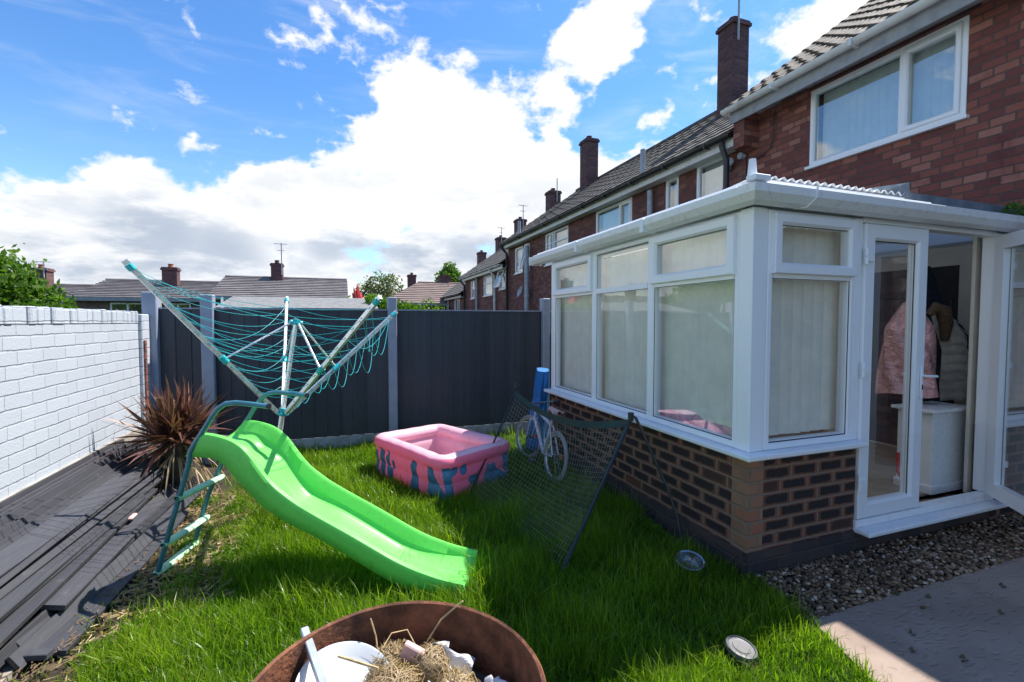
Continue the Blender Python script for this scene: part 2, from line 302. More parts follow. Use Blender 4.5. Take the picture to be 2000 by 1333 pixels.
# ------------------------------------------------------------------ mesh helpers
def link(o, parent=None):
    col.objects.link(o)
    if parent is not None: o.parent = parent
    return o
def tag(o, label=None, cat=None, group=None, kind=None):
    if label: o['label'] = label
    if cat: o['category'] = cat
    if group: o['group'] = group
    if kind: o['kind'] = kind
    return o
def empty(name, loc, label, cat, group=None):
    o = bpy.data.objects.new(name, None); o.location = loc; o.empty_display_size = .1; col.objects.link(o)
    return tag(o, label, cat, group)
class MB:
    def __init__(s): s.v = []; s.f = []; s.mi = []; s.k = 0
    def add(s, vs_, fs, mi=None):
        b = len(s.v); s.v += [tuple(p) for p in vs_]; s.f += [tuple(b+i for i in f) for f in fs]; s.mi += [s.k if mi is None else mi]*len(fs); return s
    def box(s, x0, x1, y0, y1, z0, z1, M=None, bev=0.):
        if bev:
            c = min(bev, abs(x1-x0)*.45, abs(y1-y0)*.45, abs(z1-z0)*.45)
            P = []; idx = {}
            for ix, X in enumerate((x0, x1)):
                for iy, Y in enumerate((y0, y1)):
                    for iz, Z in enumerate((z0, z1)):
                        sx, sy, sz = (1-2*ix), (1-2*iy), (1-2*iz)
                        for a, q in enumerate(((X, Y+sy*c, Z+sz*c), (X+sx*c, Y, Z+sz*c), (X+sx*c, Y+sy*c, Z))):
                            idx[(ix, iy, iz, a)] = len(P); P.append(q)
            F = []
            for ix in (0, 1):
                for iy in (0, 1):
                    for iz in (0, 1):
                        t = [idx[(ix, iy, iz, a)] for a in (0, 1, 2)]
                        F.append(t if (ix+iy+iz) % 2 else t[::-1])
            for i in (0, 1):
                q = [idx[(i, a, b, 0)] for a, b in ((0,0),(0,1),(1,1),(1,0))]; F.append(q if i == 0 else q[::-1])
                q = [idx[(a, i, b, 1)] for a, b in ((0,0),(1,0),(1,1),(0,1))]; F.append(q if i == 0 else q[::-1])
                q = [idx[(a, b, i, 2)] for a, b in ((0,0),(0,1),(1,1),(1,0))]; F.append(q if i == 0 else q[::-1])
            for i in (0, 1):
                for j in (0, 1):
                    F.append([idx[(i,j,0,0)], idx[(i,j,1,0)], idx[(i,j,1,1)], idx[(i,j,0,1)]])
                    F.append([idx[(i,0,j,0)], idx[(i,1,j,0)], idx[(i,1,j,2)], idx[(i,0,j,2)]])
                    F.append([idx[(0,i,j,1)], idx[(1,i,j,1)], idx[(1,i,j,2)], idx[(0,i,j,2)]])
        else:
            P = [(x0,y0,z0),(x1,y0,z0),(x1,y1,z0),(x0,y1,z0),(x0,y0,z1),(x1,y0,z1),(x1,y1,z1),(x0,y1,z1)]
            F = [(0,3,2,1),(4,5,6,7),(0,1,5,4),(1,2,6,5),(2,3,7,6),(3,0,4,7)]
        if M is not None: P = [tuple(M @ Vector(p)) for p in P]
        return s.add(P, F)
    def tube(s, pts, r, n=8, closed=False, cap=True):
        pts = [Vector(p) for p in pts]; m = len(pts); rs = r if isinstance(r, (list, tuple)) else [r]*m
        base = len(s.v); up = None; V = []
        for i, p in enumerate(pts):
            if closed: t = pts[(i+1) % m]-pts[i-1]
            else: t = pts[min(i+1, m-1)]-pts[max(i-1, 0)]
            t = t.normalized() if t.length > 1e-9 else Vector((0,0,1))
            if up is None: up = t.orthogonal().normalized()
            else:
                up = up - t*up.dot(t); up = up.normalized() if up.length > 1e-6 else t.orthogonal().normalized()
            b = t.cross(up)
            for k in range(n):
                a = 2*math.pi*k/n+math.pi/n; V.append(tuple(p+(up*math.cos(a)+b*math.sin(a))*rs[i]))
        F = []
        for i in range(m if closed else m-1):
            j = (i+1) % m
            for k in range(n): F.append((i*n+k, i*n+(k+1) % n, j*n+(k+1) % n, j*n+k))
        if cap and not closed: F.append(tuple(range(n))[::-1]); F.append(tuple((m-1)*n+k for k in range(n)))
        return s.add(V, F)
    def lathe(s, prof, c=(0,0,0), n=24, M=None, a0=0, a1=2*math.pi):
        full = abs(a1-a0-2*math.pi) < 1e-6; m = len(prof); V = []; cnt = n if full else n+1
        for k in range(cnt):
            a = a0+(a1-a0)*k/n
            for (r, z) in prof: V.append(Vector((r*math.cos(a), r*math.sin(a), z)))
        if M is not None: V = [M @ v for v in V]
        V = [v+Vector(c) for v in V]; F = []
        for k in range(n):
            k2 = (k+1) % cnt
            for i in range(m-1): F.append((k*m+i, k2*m+i, k2*m+i+1, k*m+i+1))
        return s.add(V, F)
    def prism(s, poly, fn, t0, t1):
        """poly in 2D -> fn(a,b,t) gives 3D; extruded from t0 to t1"""
        m = len(poly); V = [fn(a, b, t0) for a, b in poly]+[fn(a, b, t1) for a, b in poly]
        F = [tuple(range(m))[::-1], tuple(range(m, 2*m))]+[(i, (i+1) % m, m+(i+1) % m, m+i) for i in range(m)]
        return s.add(V, F)
    def grid(s, fn, nu, nv, closed_u=False):
        V = [fn(i/nu, j/nv) for i in range(nu+(0 if closed_u else 1)) for j in range(nv+1)]; F = []
        cu = nu if closed_u else nu+1
        for i in range(nu):
            for j in range(nv):
                i2 = (i+1) % cu; F.append((i*(nv+1)+j, i2*(nv+1)+j, i2*(nv+1)+j+1, i*(nv+1)+j+1))
        return s.add(V, F)
    def build(s, name, mats, parent=None, smooth=False, bevel=0.):
        me = bpy.data.meshes.new(name); me.from_pydata(s.v, [], s.f)
        if not isinstance(mats, (list, tuple)): mats = [mats]
        for m in mats: me.materials.append(MAT[m])
        if len(mats) > 1: me.polygons.foreach_set('material_index', s.mi)
        if smooth: me.polygons.foreach_set('use_smooth', [True]*len(me.polygons))
        me.update()
        import bmesh
        bm = bmesh.new(); bm.from_mesh(me); bmesh.ops.recalc_face_normals(bm, faces=bm.faces); bm.to_mesh(me); bm.free()
        o = bpy.data.objects.new(name, me); col.objects.link(o)
        if parent is not None:
            o.parent = parent
            q = parent; T = Matrix.Identity(4)
            while q is not None: T = Matrix.Translation(q.location) @ T if q.rotation_euler == Matrix.Identity(3).to_euler() else q.matrix_basis @ T; q = q.parent
            me.transform(T.inverted())
        if smooth:
            try: me.set_sharp_from_angle(angle=R(40))
            except Exception: pass
        if bevel:
            b = o.modifiers.new('b', 'BEVEL'); b.width = bevel; b.segments = 2; b.limit_method = 'ANGLE'
        return o
def fastmesh(name, V, F, mat, parent=None, tint=None, smooth=True):
    V = np.asarray(V, np.float32); F = np.asarray(F, np.int32); me = bpy.data.meshes.new(name)
    k = F.shape[1]; me.vertices.add(len(V)); me.vertices.foreach_set('co', V.ravel()); me.loops.add(F.size); me.loops.foreach_set('vertex_index', F.ravel())
    me.polygons.add(len(F)); me.polygons.foreach_set('loop_start', np.arange(0, F.size, k, dtype=np.int32))
    try: me.polygons.foreach_set('loop_total', np.full(len(F), k, np.int32))
    except Exception: pass
    me.polygons.foreach_set('use_smooth', np.full(len(F), smooth)); me.materials.append(MAT[mat]); me.update(); me.validate()
    if tint is not None:
        a = me.attributes.new('tint', 'FLOAT', 'POINT'); a.data.foreach_set('value', np.asarray(tint, np.float32))
    o = bpy.data.objects.new(name, me); col.objects.link(o)
    if parent is not None:
        o.parent = parent; me.transform(Matrix.Translation(parent.location).inverted())
    return o
YAW = R(19.8)
def W(r, d): return (r*math.cos(YAW)+d*math.sin(YAW), d*math.cos(YAW)-r*math.sin(YAW))   # yard frame turned 19.8 degrees
def lerp(a, b, t): return tuple(a[i]+(b[i]-a[i])*t for i in range(len(a)))
# plane mappers: wall plane X (outward -X) and plane Y (outward -Y); (u, v, out) -> point
def PX(c): return lambda u, v, o=0.: (c-o, u, v)
def PY(c): return lambda u, v, o=0.: (u, c-o, v)
def ring(mb, P, u0, u1, v0, v1, prof):
    """mitred rectangular frame: prof = [(inset, out)...] closed outline"""
    m = len(prof); V = []
    for (cu, cv, su, sv) in ((u0, v0, 1, 1), (u1, v0, -1, 1), (u1, v1, -1, -1), (u0, v1, 1, -1)):
        for a, o in prof: V.append(P(cu+su*a, cv+sv*a, o))
    F = []
    for k in range(4):
        k2 = (k+1) % 4
        for i in range(m):
            i2 = (i+1) % m; F.append((k*m+i, k2*m+i, k2*m+i2, k*m+i2))
    mb.add(V, F)
def fprof(wd, d0, d1): c = .008; return [(0, d0), (0, d1-c*.6), (c*.6, d1), (wd-c*2, d1), (wd, d1-c*2.2), (wd, d0)]
def pbox(mb, P, u0, u1, v0, v1, o0, o1, bev=0.):
    a = P(u0, v0, o0); b = P(u1, v1, o1)
    mb.box(min(a[0],b[0]), max(a[0],b[0]), min(a[1],b[1]), max(a[1],b[1]), min(a[2],b[2]), max(a[2],b[2]), bev=bev)
def wallholes(mb, P, u0, u1, v0, v1, holes, th):
    us = sorted({u0, u1, *[h[0] for h in holes], *[h[1] for h in holes]}); vs2 = sorted({v0, v1, *[h[2] for h in holes], *[h[3] for h in holes]})
    ins = lambda a, b: any(h[0] < a < h[1] and h[2] < b < h[3] for h in holes)
    for i in range(len(us)-1):
        for j in range(len(vs2)-1):
            a0, a1, b0, b1 = us[i], us[i+1], vs2[j], vs2[j+1]
            if ins((a0+a1)/2, (b0+b1)/2): continue
            for o in (0, -th): mb.add([P(a0,b0,o), P(a1,b0,o), P(a1,b1,o), P(a0,b1,o)], [(0,1,2,3)])
    for h in list(holes)+[(u0, u1, v0, v1)]:
        a0, a1, b0, b1 = h
        for q in (((a0,b0),(a1,b0)), ((a1,b0),(a1,b1)), ((a1,b1),(a0,b1)), ((a0,b1),(a0,b0))):
            mb.add([P(*q[0],0), P(*q[1],0), P(*q[1],-th), P(*q[0],-th)], [(0,1,2,3)])
def pane(P, u0, u1, v0, v1, o, parent, mat='glass'):
    mb = MB(); mb.add([P(u0,v0,o), P(u1,v0,o), P(u1,v1,o), P(u0,v1,o)], [(0,1,2,3)]); return mb.build('pane', mat, parent)
def slats(P, u0, u1, v0, v1, o, parent, w_=.092, gap=.088, tilt=12, name='vertical_blind', vary=4):
    mb = MB(); u = u0+w_/2
    while u < u1-w_/3:
        t = R(tilt+rnd.uniform(-vary, vary)); top = v1; dxu = math.cos(t)*w_/2; dyo = math.sin(t)*w_/2; sk = rnd.uniform(-.009, .009)
        mb.prism([(-1, -.001), (-.4, .004), (.4, .004), (1, -.001), (.4, .001), (-.4, .001)], lambda a, b, tt: P(u+a*dxu+sk*(1 if tt < top-.1 else 0)-b*math.sin(t), tt, o+a*dyo+b), v0+rnd.uniform(0, .008), top); u += gap
    mb.add([P(u0, v1, o+.02), P(u1, v1, o+.02), P(u1, v1+.035, o+.02), P(u0, v1+.035, o+.02)], [(0,1,2,3)])
    return mb.build(name, 'blind', parent)
# ================================================================== SETTING
g = MB(); g.add([(-400,-300,-.02),(400,-300,-.02),(400,600,-.02),(-400,600,-.02)], [(0,1,2,3)]); tag(g.build('ground', 'ground'), kind='structure')
random.seed(3)
def sheet(name, poly, z0, z1, mat):
    m = MB(); m.prism(poly, lambda a, b, t: (a, b, t), z0, z1); return tag(m.build(name, mat), kind='structure')
def bank(u, v):
    x = -2.0+u*1.0; y = .8+v*5.2; z = (.30 if y > 3.3 else .30*max(0, (y-2.9)/.4) if y > 2.9 else 0)*max(0, 1-u*1.45)**1.2+.018*math.sin(x*17+y*9)+.012*math.sin(y*23-x*31); return (x, y, max(z, .0)-(.015 if u > .9 else -.004)-.02*u)
m = MB(); m.grid(bank, 30, 90); tag(m.build('soil', 'soil', smooth=True), kind='structure')
sheet('path', [(2.33,1.765),(9,1.765),(9,-6),(1.2,-6),(2.13,1.2)], -.06, .012, 'paving')
sheet('gravel_bed', [(2.33,1.775),(9,1.775),(9,2.2),(2.40,2.2)], -.01, .004, 'soil')
m = MB(); m.box(-1.98, -1.40, .8, 3.25, -.02, .05); m.build('kerb', 'concrete'); tag(bpy.data.objects['kerb'], kind='structure')
# pebbles
ico = np.array([(0,0,1),(0,0,-1),(1,0,0),(-1,0,0),(0,1,0),(0,-1,0)], float); icf = np.array([(0,2,4),(0,4,3),(0,3,5),(0,5,2),(1,4,2),(1,3,4),(1,5,3),(1,2,5)])
def subdiv(V, F):
    V = [tuple(v) for v in V]; cache = {}; out = []
    def mid(a, b):
        k = (min(a,b), max(a,b))
        if k not in cache:
            p = np.array(V[a])+np.array(V[b]); p /= np.linalg.norm(p); cache[k] = len(V); V.append(tuple(p))
        return cache[k]
    for a, b, c in F: x, y, z = mid(a,b), mid(b,c), mid(c,a); out += [(a,x,z),(b,y,x),(c,z,y),(x,y,z)]
    return np.array(V), np.array(out)
sV, sF = subdiv(ico, icf)
def stones(name, pts, smin, smax, zb):
    n_ = len(pts); VV = []; FF = []; TT = []
    for i, (x, y) in enumerate(pts):
        s = nrng.uniform(smin, smax, 3)*np.array([1, .8, .55]); a = nrng.uniform(0, 6.28); j = sV*(1+nrng.uniform(-.18, .18, (len(sV), 1)))*s
        c_, s_ = math.cos(a), math.sin(a); j = j @ np.array([[c_, s_, 0], [-s_, c_, 0], [0, 0, 1]])
        VV.append(j+np.array([x, y, zb+s[2]*.6+nrng.uniform(0, .012)])); FF.append(sF+i*len(sV)); TT.append(np.full(len(sV), nrng.uniform(0, 1)**1.3))
    return fastmesh(name, np.vstack(VV), np.vstack(FF), 'pebble', tint=np.concatenate(TT), smooth=True)
pts = []
while len(pts) < 5200:
    x = nrng.uniform(2.3, 6.2); y = nrng.uniform(1.76, 2.2)
    if x < 2.3+(y-1.76)*.28: continue
    if x > 4.3 and nrng.random() < .35: continue
    pts.append((x, y))
tag(stones('gravel', pts, .007, .019, .004), 'brown and white pebble gravel strip in front of the conservatory', 'gravel', kind='stuff')
# ================================================================== NEAR HOUSE
HX = 5.9
def gutter(name, mat, x, y0, y1, z, parent, r=.06, cap=True, clips=True):
    mb = MB(); pr = [(math.cos(a)*r, math.sin(a)*r) for a in [math.pi*k/8+math.pi for k in range(9)]]; pr += [(r*.86, 0), *[(math.cos(a)*r*.86, math.sin(a)*r*.86) for a in [2*math.pi-math.pi*k/8 for k in range(9)]]]
    mb.prism(pr, lambda a, b, t: (x+a, t, z+b), y0, y1)
    mb.box(x-r*.95, x+r*.95, y0, y0+.006, z-r*.6, z); mb.box(x-r*.95, x+r*.95, y1-.006, y1, z-r*.6, z)
    if clips:
        yy = y0+.5
        while yy < y1: mb.box(x-r-.012, x+r, yy-.02, yy+.02, z-r-.012, z+.012, bev=.006); yy += 1.05
    return mb.build(name, mat, parent, smooth=True)
def roof_tiles(name, mat, xe, ze, xr, zr, y0, y1, parent, course=.32, wave=.02, per=.3, ny_per=8):
    """slope rising in +X from eave (xe,ze) to ridge (xr,zr); stepped and rolled tiles"""
    L = math.hypot(xr-xe, zr-ze); ux, uz = (xr-xe)/L, (zr-ze)/L; nxx, nzz = -uz, ux; rows = int(L/course); ny = max(2, int((y1-y0)/per*ny_per)); V = []; F = []
    off = 0
    for r_ in range(rows+1):
        a = r_*course; b = min((r_+1)*course+.03, L)
        if a >= L: break
        jit = (r_*37 % 10)/10*per*0
        for (t, hh) in ((a, .024), (a, .040), (b, .018)):
            for k in range(ny+1):
                y = y0+(y1-y0)*k/ny; ph = ((y+jit) % per)/per; wv = wave*(math.sin(ph*math.pi*2)**1 if wave else 0); n_ = hh+wv*(1 if hh > .03 else .9)+.004*math.sin(r_*12.9+math.floor((y+jit)/per)*78.2); V.append((xe+ux*t+nxx*n_, y, ze+uz*t+nzz*n_))
        q = off
        for s_ in range(2):
            for k in range(ny): F.append((q+s_*(ny+1)+k, q+s_*(ny+1)+k+1, q+(s_+1)*(ny+1)+k+1, q+(s_+1)*(ny+1)+k))
        off += 3*(ny+1)
    mb = MB(); mb.add(V, F)
    mb.prism([(0, 0), (L, 0), (L, .02), (0, .02)], lambda a, b, t: (xe+ux*a+nxx*b, t, ze+uz*a+nzz*b), y0, y1)
    mb.tube([(xr, y0, zr+.01), (xr, y1, zr+.01)], .09, 10)
    # far slope
    mb.prism([(0, 0), (L, 0), (L, .05), (0, .05)], lambda a, b, t: (2*xr-(xe+ux*a+nxx*b), t, ze+uz*a+nzz*b), y0, y1)
    return mb.build(name, mat, parent, smooth=False)
def window(P, u0, u1, v0, v1, parent, bars, blind=True, sill=True, glassm='house_glass', opener=None, label=None, dec=False, rec=-.02, fmat='upvc', frw=.06):
    """bars: list of mullion u positions; opener: list of (u0,u1,v0,v1) raised casements"""
    mb = MB(); ring(mb, P, u0, u1, v0, v1, fprof(frw, rec-.05, rec+.03))
    for b in bars: pbox(mb, P, b-.022, b+.022, v0+frw-.01, v1-frw+.01, rec-.048, rec+.026)
    for q in (opener or []): ring(mb, P, *q, fprof(.055, rec-.02, rec+.05))
    if sill: pbox(mb, P, u0-.03, u1+.03, v0-.035, v0-.001, rec-.05, rec+.075)
    if dec:
        pbox(mb, P, u0+frw, u1-frw, v1-.34, v1-.31, rec-.03, rec+.02)
    f = mb.build('window', fmat, parent)
    if label: f['label'] = label
    edges = [u0+frw]+[x for b in bars for x in (b-.022, b+.022)]+[u1-frw]
    for k in range(0, len(edges), 2): pane(P, edges[k], edges[k+1], v0+frw-.005, v1-frw+.005, rec-.01, f, glassm)
    if blind: slats(P, u0+.02, u1-.02, v0+.03, v1-.04, rec-.12, f, tilt=8, name='blind')
    return f
h = empty('brick_house', (HX, 2.5, 0), 'nearest red brick house behind the conservatory, with white gutter and tiled roof', 'house')
P = PX(HX); mb = MB()
wallholes(mb, P, -4.0, 5.70, 0, 4.84, [(2.98, 4.66, 3.655, 4.64)], .25)
mb.box(HX+.252, 11.7, 5.44, 5.698, 0.01, 4.83); mb.box(HX+.252, 11.7, -3.998, -3.75, 0.01, 4.83)
mb.add([(HX+.02, 5.70, 4.84), (11.6, 5.70, 4.84), (8.8, 5.70, 7.10)], [(0,1,2)])
mb.box(5.62, HX-.002, 5.50, 5.70, 4.20, 4.70)      # corbelled party end under the eaves
mb.build('wall', 'house_brick', h)
m = MB(); m.box(HX+1.2, HX+1.22, -3.7, 5.4, 0, 4.8); m.build('interior', 'dark_room', h)
roof_tiles('roof', 'tile_brown', 5.52, 4.80, 8.8, 7.20, -4.1, 5.78, h, course=.26, wave=.016, per=.2)
m = MB(); m.box(5.58, 5.61, -4.0, 5.74, 4.58, 4.79); m.box(5.612, HX-.002, -4.0, 5.49, 4.705, 4.72); m.build('fascia', 'soffit_grey', h)
m2 = gutter('gutter', 'fascia_white', 5.515, -4.0, 5.80, 4.79, h, r=.065)
w_ = window(P, 2.98, 4.66, 3.655, 4.64, h, [3.575], opener=[(3.03, 3.555, 3.70, 4.595)], label='wide white framed upstairs window with closed blinds')
# cable drooping from the eaves on the brickwork
m = MB(); m.tube([(5.87, 5.05, 4.70), (5.86, 5.16, 4.66), (5.86, 5.2, 4.55), (5.86, 5.21, 4.2), (5.86, 5.24, 4.10), (5.86, 5.35, 4.05), (5.86, 5.5, 4.03)], .009, 6); m.tube([(5.87, 5.05, 4.70), (5.87, 4.7, 4.685), (5.87, 4.66, 4.66), (5.87, 2.9, 4.665)], .008, 6); m.build('cable', 'black_plastic', h, smooth=True)
m = MB(); m.tube([(5.88, 5.75, 4.15), (5.80, 5.75, 4.15)], .05, 12); m.build('extractor_vent', 'grey_pipe', h, smooth=True); m = MB(); m.lathe([(0, .02), (.06, .02), (.065, 0)], (5.82, 5.95, 4.12), 14, Matrix.Rotation(R(-90), 3, 'Y')); m.build('extractor_vent', 'grey_pipe', h, smooth=True)
# ================================================================== NEIGHBOUR TERRACE
def chimney(x0, x1, y0, y1, z0, z1, parent, pots=1, aerial=None, mat='chimney_brick', potmat='chimney_brick'):
    mb = MB(); mb.box(x0, x1, y0, y1, z0, z1-.12); mb.box(x0-.04, x1+.04, y0-.04, y1+.04, z1-.118, z1-.05); mb.box(x0-.015, x1+.015, y0-.015, y1+.015, z1-.049, z1)
    c = mb.build('chimney', mat, parent)
    mb = MB()
    for k in range(pots):
        cx = (x0+x1)/2+(k-(pots-1)/2)*.3; mb.lathe([(.10, z1-.02), (.085, z1+.1), (.10, z1+.12), (.10, z1+.14), (.07, z1+.14), (.07, z1)], (cx, (y0+y1)/2, 0), 12)
    mb.build('chimney_pot', potmat, c, smooth=True)
    if aerial:
        hgt, dx_, kind = aerial; mb = MB(); ax, ay = x0+dx_, y0-.05; mb.tube([(ax, ay, z1-.5), (ax, ay, z1+hgt)], .022, 6)
        if kind:
            zt = z1+hgt-.03; mb.tube([(ax-.27, ay-.05, zt), (ax+.22, ay+.05, zt)], .013, 5); mb.tube([(ax-.16, ay, zt-.28), (ax+.12, ay, zt-.28)], .012, 5)
            for t in range(5): q = ax-.24+t*.11; mb.tube([(q, ay-.14, zt), (q, ay+.14, zt)], .006, 4)
        mb.build('aerial', 'grey_pipe', c)
    return c
def terrace(name, label, y0, y1, ze, zr, wins, pipes, gmat, parts=None, tile='tile_grey', xr=8.8, fascia='fascia_white', detail=True, hip=False):
    h = empty(name, (HX, (y0+y1)/2, 0), label, 'house', 'terrace of brick houses beyond the fence')
    P = PX(HX); mb = MB(); wallholes(mb, P, y0+.004, y1-.004, -.4, ze+.1, [w[:4] for w in wins], .25)
    mb.box(HX+.252, 2*xr-HX, y0+.006, y0+.25, -.39, ze+.09); mb.box(HX+.252, 2*xr-HX, y1-.25, y1-.006, -.39, ze+.09)
    for yy in (y0+.005, y1-.006): mb.add([(HX+.02, yy, ze+.1), (2*xr-HX-.02, yy, ze+.1), (xr, yy, zr-.12)], [(0,1,2)])
    mb.build('wall', 'terrace_brick', h)
    m = MB(); m.box(HX+1.2, HX+1.22, y0+.3, y1-.3, 0, ze); m.build('interior', 'dark_room', h)
    roof_tiles('roof', tile, 5.55, ze+.03, xr, zr, y0-.03, y1+.03, h, wave=.003 if detail else 0, ny_per=6 if detail else 1, course=.29)
    m = MB(); m.box(5.66, 5.69, y0, y1, ze-.14, ze+.02); m.box(5.692, HX-.002, y0, y1, ze-.13, ze-.11); m.build('fascia', fascia, h)
    gutter('gutter', gmat, 5.585, y0, y1, ze+.02, h, r=.055)
    for w in wins:
        u0, u1, v0, v1, bars = w[:5]; ops = w[5] if len(w) > 5 else None
        f = window(P, u0, u1, v0, v1, h, bars, blind=(w[6] if len(w) > 6 else True), opener=ops, dec=(w[7] if len(w) > 7 else False))
        if len(w) > 8 and w[8]:      # casement standing open, hinged at the top
            a = w[8]; M = Matrix.Translation((HX-.02, 0, v1)) @ Matrix.Rotation(R(a), 4, 'Y')
            q = MB(); PP = lambda u, v, o=0.: tuple(M @ Vector((-o, u, v-v1))); ring(q, PP, u0+.03, u1-.03, v0+.03, v1-.02, fprof(.05, 0, .05)); cs = q.build('casement', 'upvc', f); pane(PP, u0+.07, u1-.07, v0+.07, v1-.06, .02, cs if False else f)
    for (x, y, r_, mat, z1_, sw) in pipes:
        m = MB(); m.tube([(5.60, y, ze-.03), (5.62, y, ze-.12), (x, y+sw, ze-.32), (x, y+sw, -.3)] if z1_ is None else [(x, y, -.3), (x, y, z1_)], r_, 10)
        for zz in (3.6, 2.4, 1.4): m.tube([(x, y+(sw if z1_ is None else 0), zz), (x, y+(sw if z1_ is None else 0), zz+.07)], r_*1.25, 10)
        m.build('drainpipe', mat, h, smooth=True)
    return h
t1 = terrace('terraced_house', 'second brick house in the row, adjoining the nearest one, with black gutter and tall chimney', 5.72, 11.2, 4.42, 6.72,
    [(6.10, 6.79, 3.25, 4.10+.22, [], None, True), (7.27, 7.63, 3.35, 4.30, [], None, True), (8.76, 10.28, 3.25, 4.27, [9.25], [(8.81, 9.23, 3.3, 4.22)], True)],
    [(5.66, 5.92, .045, 'black_plastic', None, -.05), (5.80, 8.0, .055, 'grey_pipe', 4.2, 0)], 'black_plastic')
m = MB(); m.tube([(5.62, 8.0, 4.45), (5.62, 8.0, 4.98)], .05, 10); m.build('vent_pipe', 'grey_pipe', t1, smooth=True)
m = MB(); m.lathe([(0, .0), (.055, .01), (.065, .04), (.05, .05)], (5.88, 6.02, 4.05), 14, Matrix.Rotation(R(-90), 3, 'Y')); m.build('wall_vent', 'grey_plastic', t1, smooth=True)
chimney(8.10, 8.55, 8.28, 8.72, 5.9, 8.22, t1, aerial=(1.6, .1, False))
t2 = terrace('terraced_house', 'third brick house in the row, with thick grey pipe and small satellite dish', 11.2, 16.8, 4.42, 6.72,
    [(11.8, 13.33, 3.3, 4.25, [12.7], [(12.75, 13.0, 3.35, 4.2)], True, True), (14.65, 14.98, 3.3, 4.2, [], None, False, False, 14), (15.28, 16.02, 3.3, 4.2, [], None, True)],
    [(5.72, 14.45, .08, 'grey_pipe', 4.05, 0), (5.80, 16.68, .05, 'black_plastic', None, 0)], 'black_plastic')
m = MB(); m.lathe([(0, 0), (.02, .03), (.18, .1), (.2, .13)], (5.70, 14.75, 2.55), 18, Matrix.Rotation(R(-70), 3, 'Y')); m.build('satellite_dish', 'grey_pipe', t2, smooth=True)
m = MB(); m.tube([(5.62, 14.9, 4.45), (5.62, 14.9, 4.95)], .05, 8); m.build('vent_pipe', 'grey_pipe', t2, smooth=True)
chimney(8.10, 8.55, 14.8, 15.3, 6.0, 8.0, t2)
t3 = terrace('terraced_house', 'lower brick house in the row with split white and black gutter and open window', 16.85, 23.4, 3.72, 6.02,
    [(17.1, 17.85, 2.85, 3.6, [], None, False, False, 16), (18.78, 20.05, 2.7, 3.56, [], None, True, True), (21.6, 22.25, 2.68, 3.53, [], None, True)],
    [(5.80, 18.2, .05, 'fascia_white', None, .0), (5.80, 20.9, .055, 'grey_pipe', 4.0, 0), (5.8, 23.2, .05, 'black_plastic', None, 0)], 'fascia_white')
chimney(8.5, 9.0, 18.75, 19.25, 5.8, 7.25, t3, aerial=(.5, .3, False)); chimney(8.5, 9.0, 22.8, 23.3, 5.4, 6.85, t3, aerial=(.7, .3, True))
t4 = terrace('terraced_house', 'farthest and lowest brick house of the row, with black gutter', 23.45, 30.5, 2.95, 5.1,
    [(24.6, 25.8, 1.9, 2.8, [25.2], None, True), (28.0, 28.8, 1.95, 2.8, [], None, True)], [(5.80, 27.0, .055, 'grey_pipe', 3.1, 0)], 'black_plastic', detail=False)
chimney(8.5, 9.0, 26.0, 26.5, 4.6, 6.45, t4, aerial=(.55, .2, True)); chimney(8.5, 9.0, 30.0, 30.5, 4.4, 6.15, t4)
# ================================================================== CONSERVATORY
cs = empty('conservatory', (2.34, 2.2, 0), 'white framed conservatory on a low brick base with glazed doors, joined to the nearest house', 'conservatory')
CX0, CY0, CY1 = 2.335, 2.2, 5.10
mb = MB(); mb.k = 0
mb.box(CX0+.125, 3.29, CY0, CY0+.24, -.02, .757)                 # front base
mb.box(CX0, CX0+.24, CY0+.126, CY1, -.02, .757)                 # left base
mb.box(4.862, HX-.003, CY0, CY0+.12, -.02, .757)
mb.k = 1
mb.box(CX0-.002, CX0+.124, CY0-.002, CY0+.125, -.02, .756)       # quoins
mb.box(3.291, 4.859, CY0+.03, CY0+.24, -.02, .14)
mb.build('brick_base', ['base_brick', 'quoin_brick'], cs)
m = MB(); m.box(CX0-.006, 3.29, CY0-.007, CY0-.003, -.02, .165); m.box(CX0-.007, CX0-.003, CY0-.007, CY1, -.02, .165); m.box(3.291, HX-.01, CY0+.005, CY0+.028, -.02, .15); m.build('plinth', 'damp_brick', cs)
m = MB()
m.box(CX0-.075, CX0+.08, CY0-.075, CY1+.06, .758, .792, bev=.008); m.box(CX0+.078, 3.31, CY0-.075, CY0+.08, .7585, .7915, bev=.008)
m.build('sill', 'upvc', cs)
m = MB(); m.box(4.88, HX-.004, CY0-.06, CY0+.08, .758, .792, bev=.008); m.build('sill', 'upvc', cs)
m = MB(); m.box(3.285, 4.87, CY0-.11, CY0+.07, .150, .182, bev=.008); m.box(3.285, 4.87, CY0-.02, CY0+.06, .183, .235, bev=.006); m.build('door_sill', 'upvc_dirty', cs)
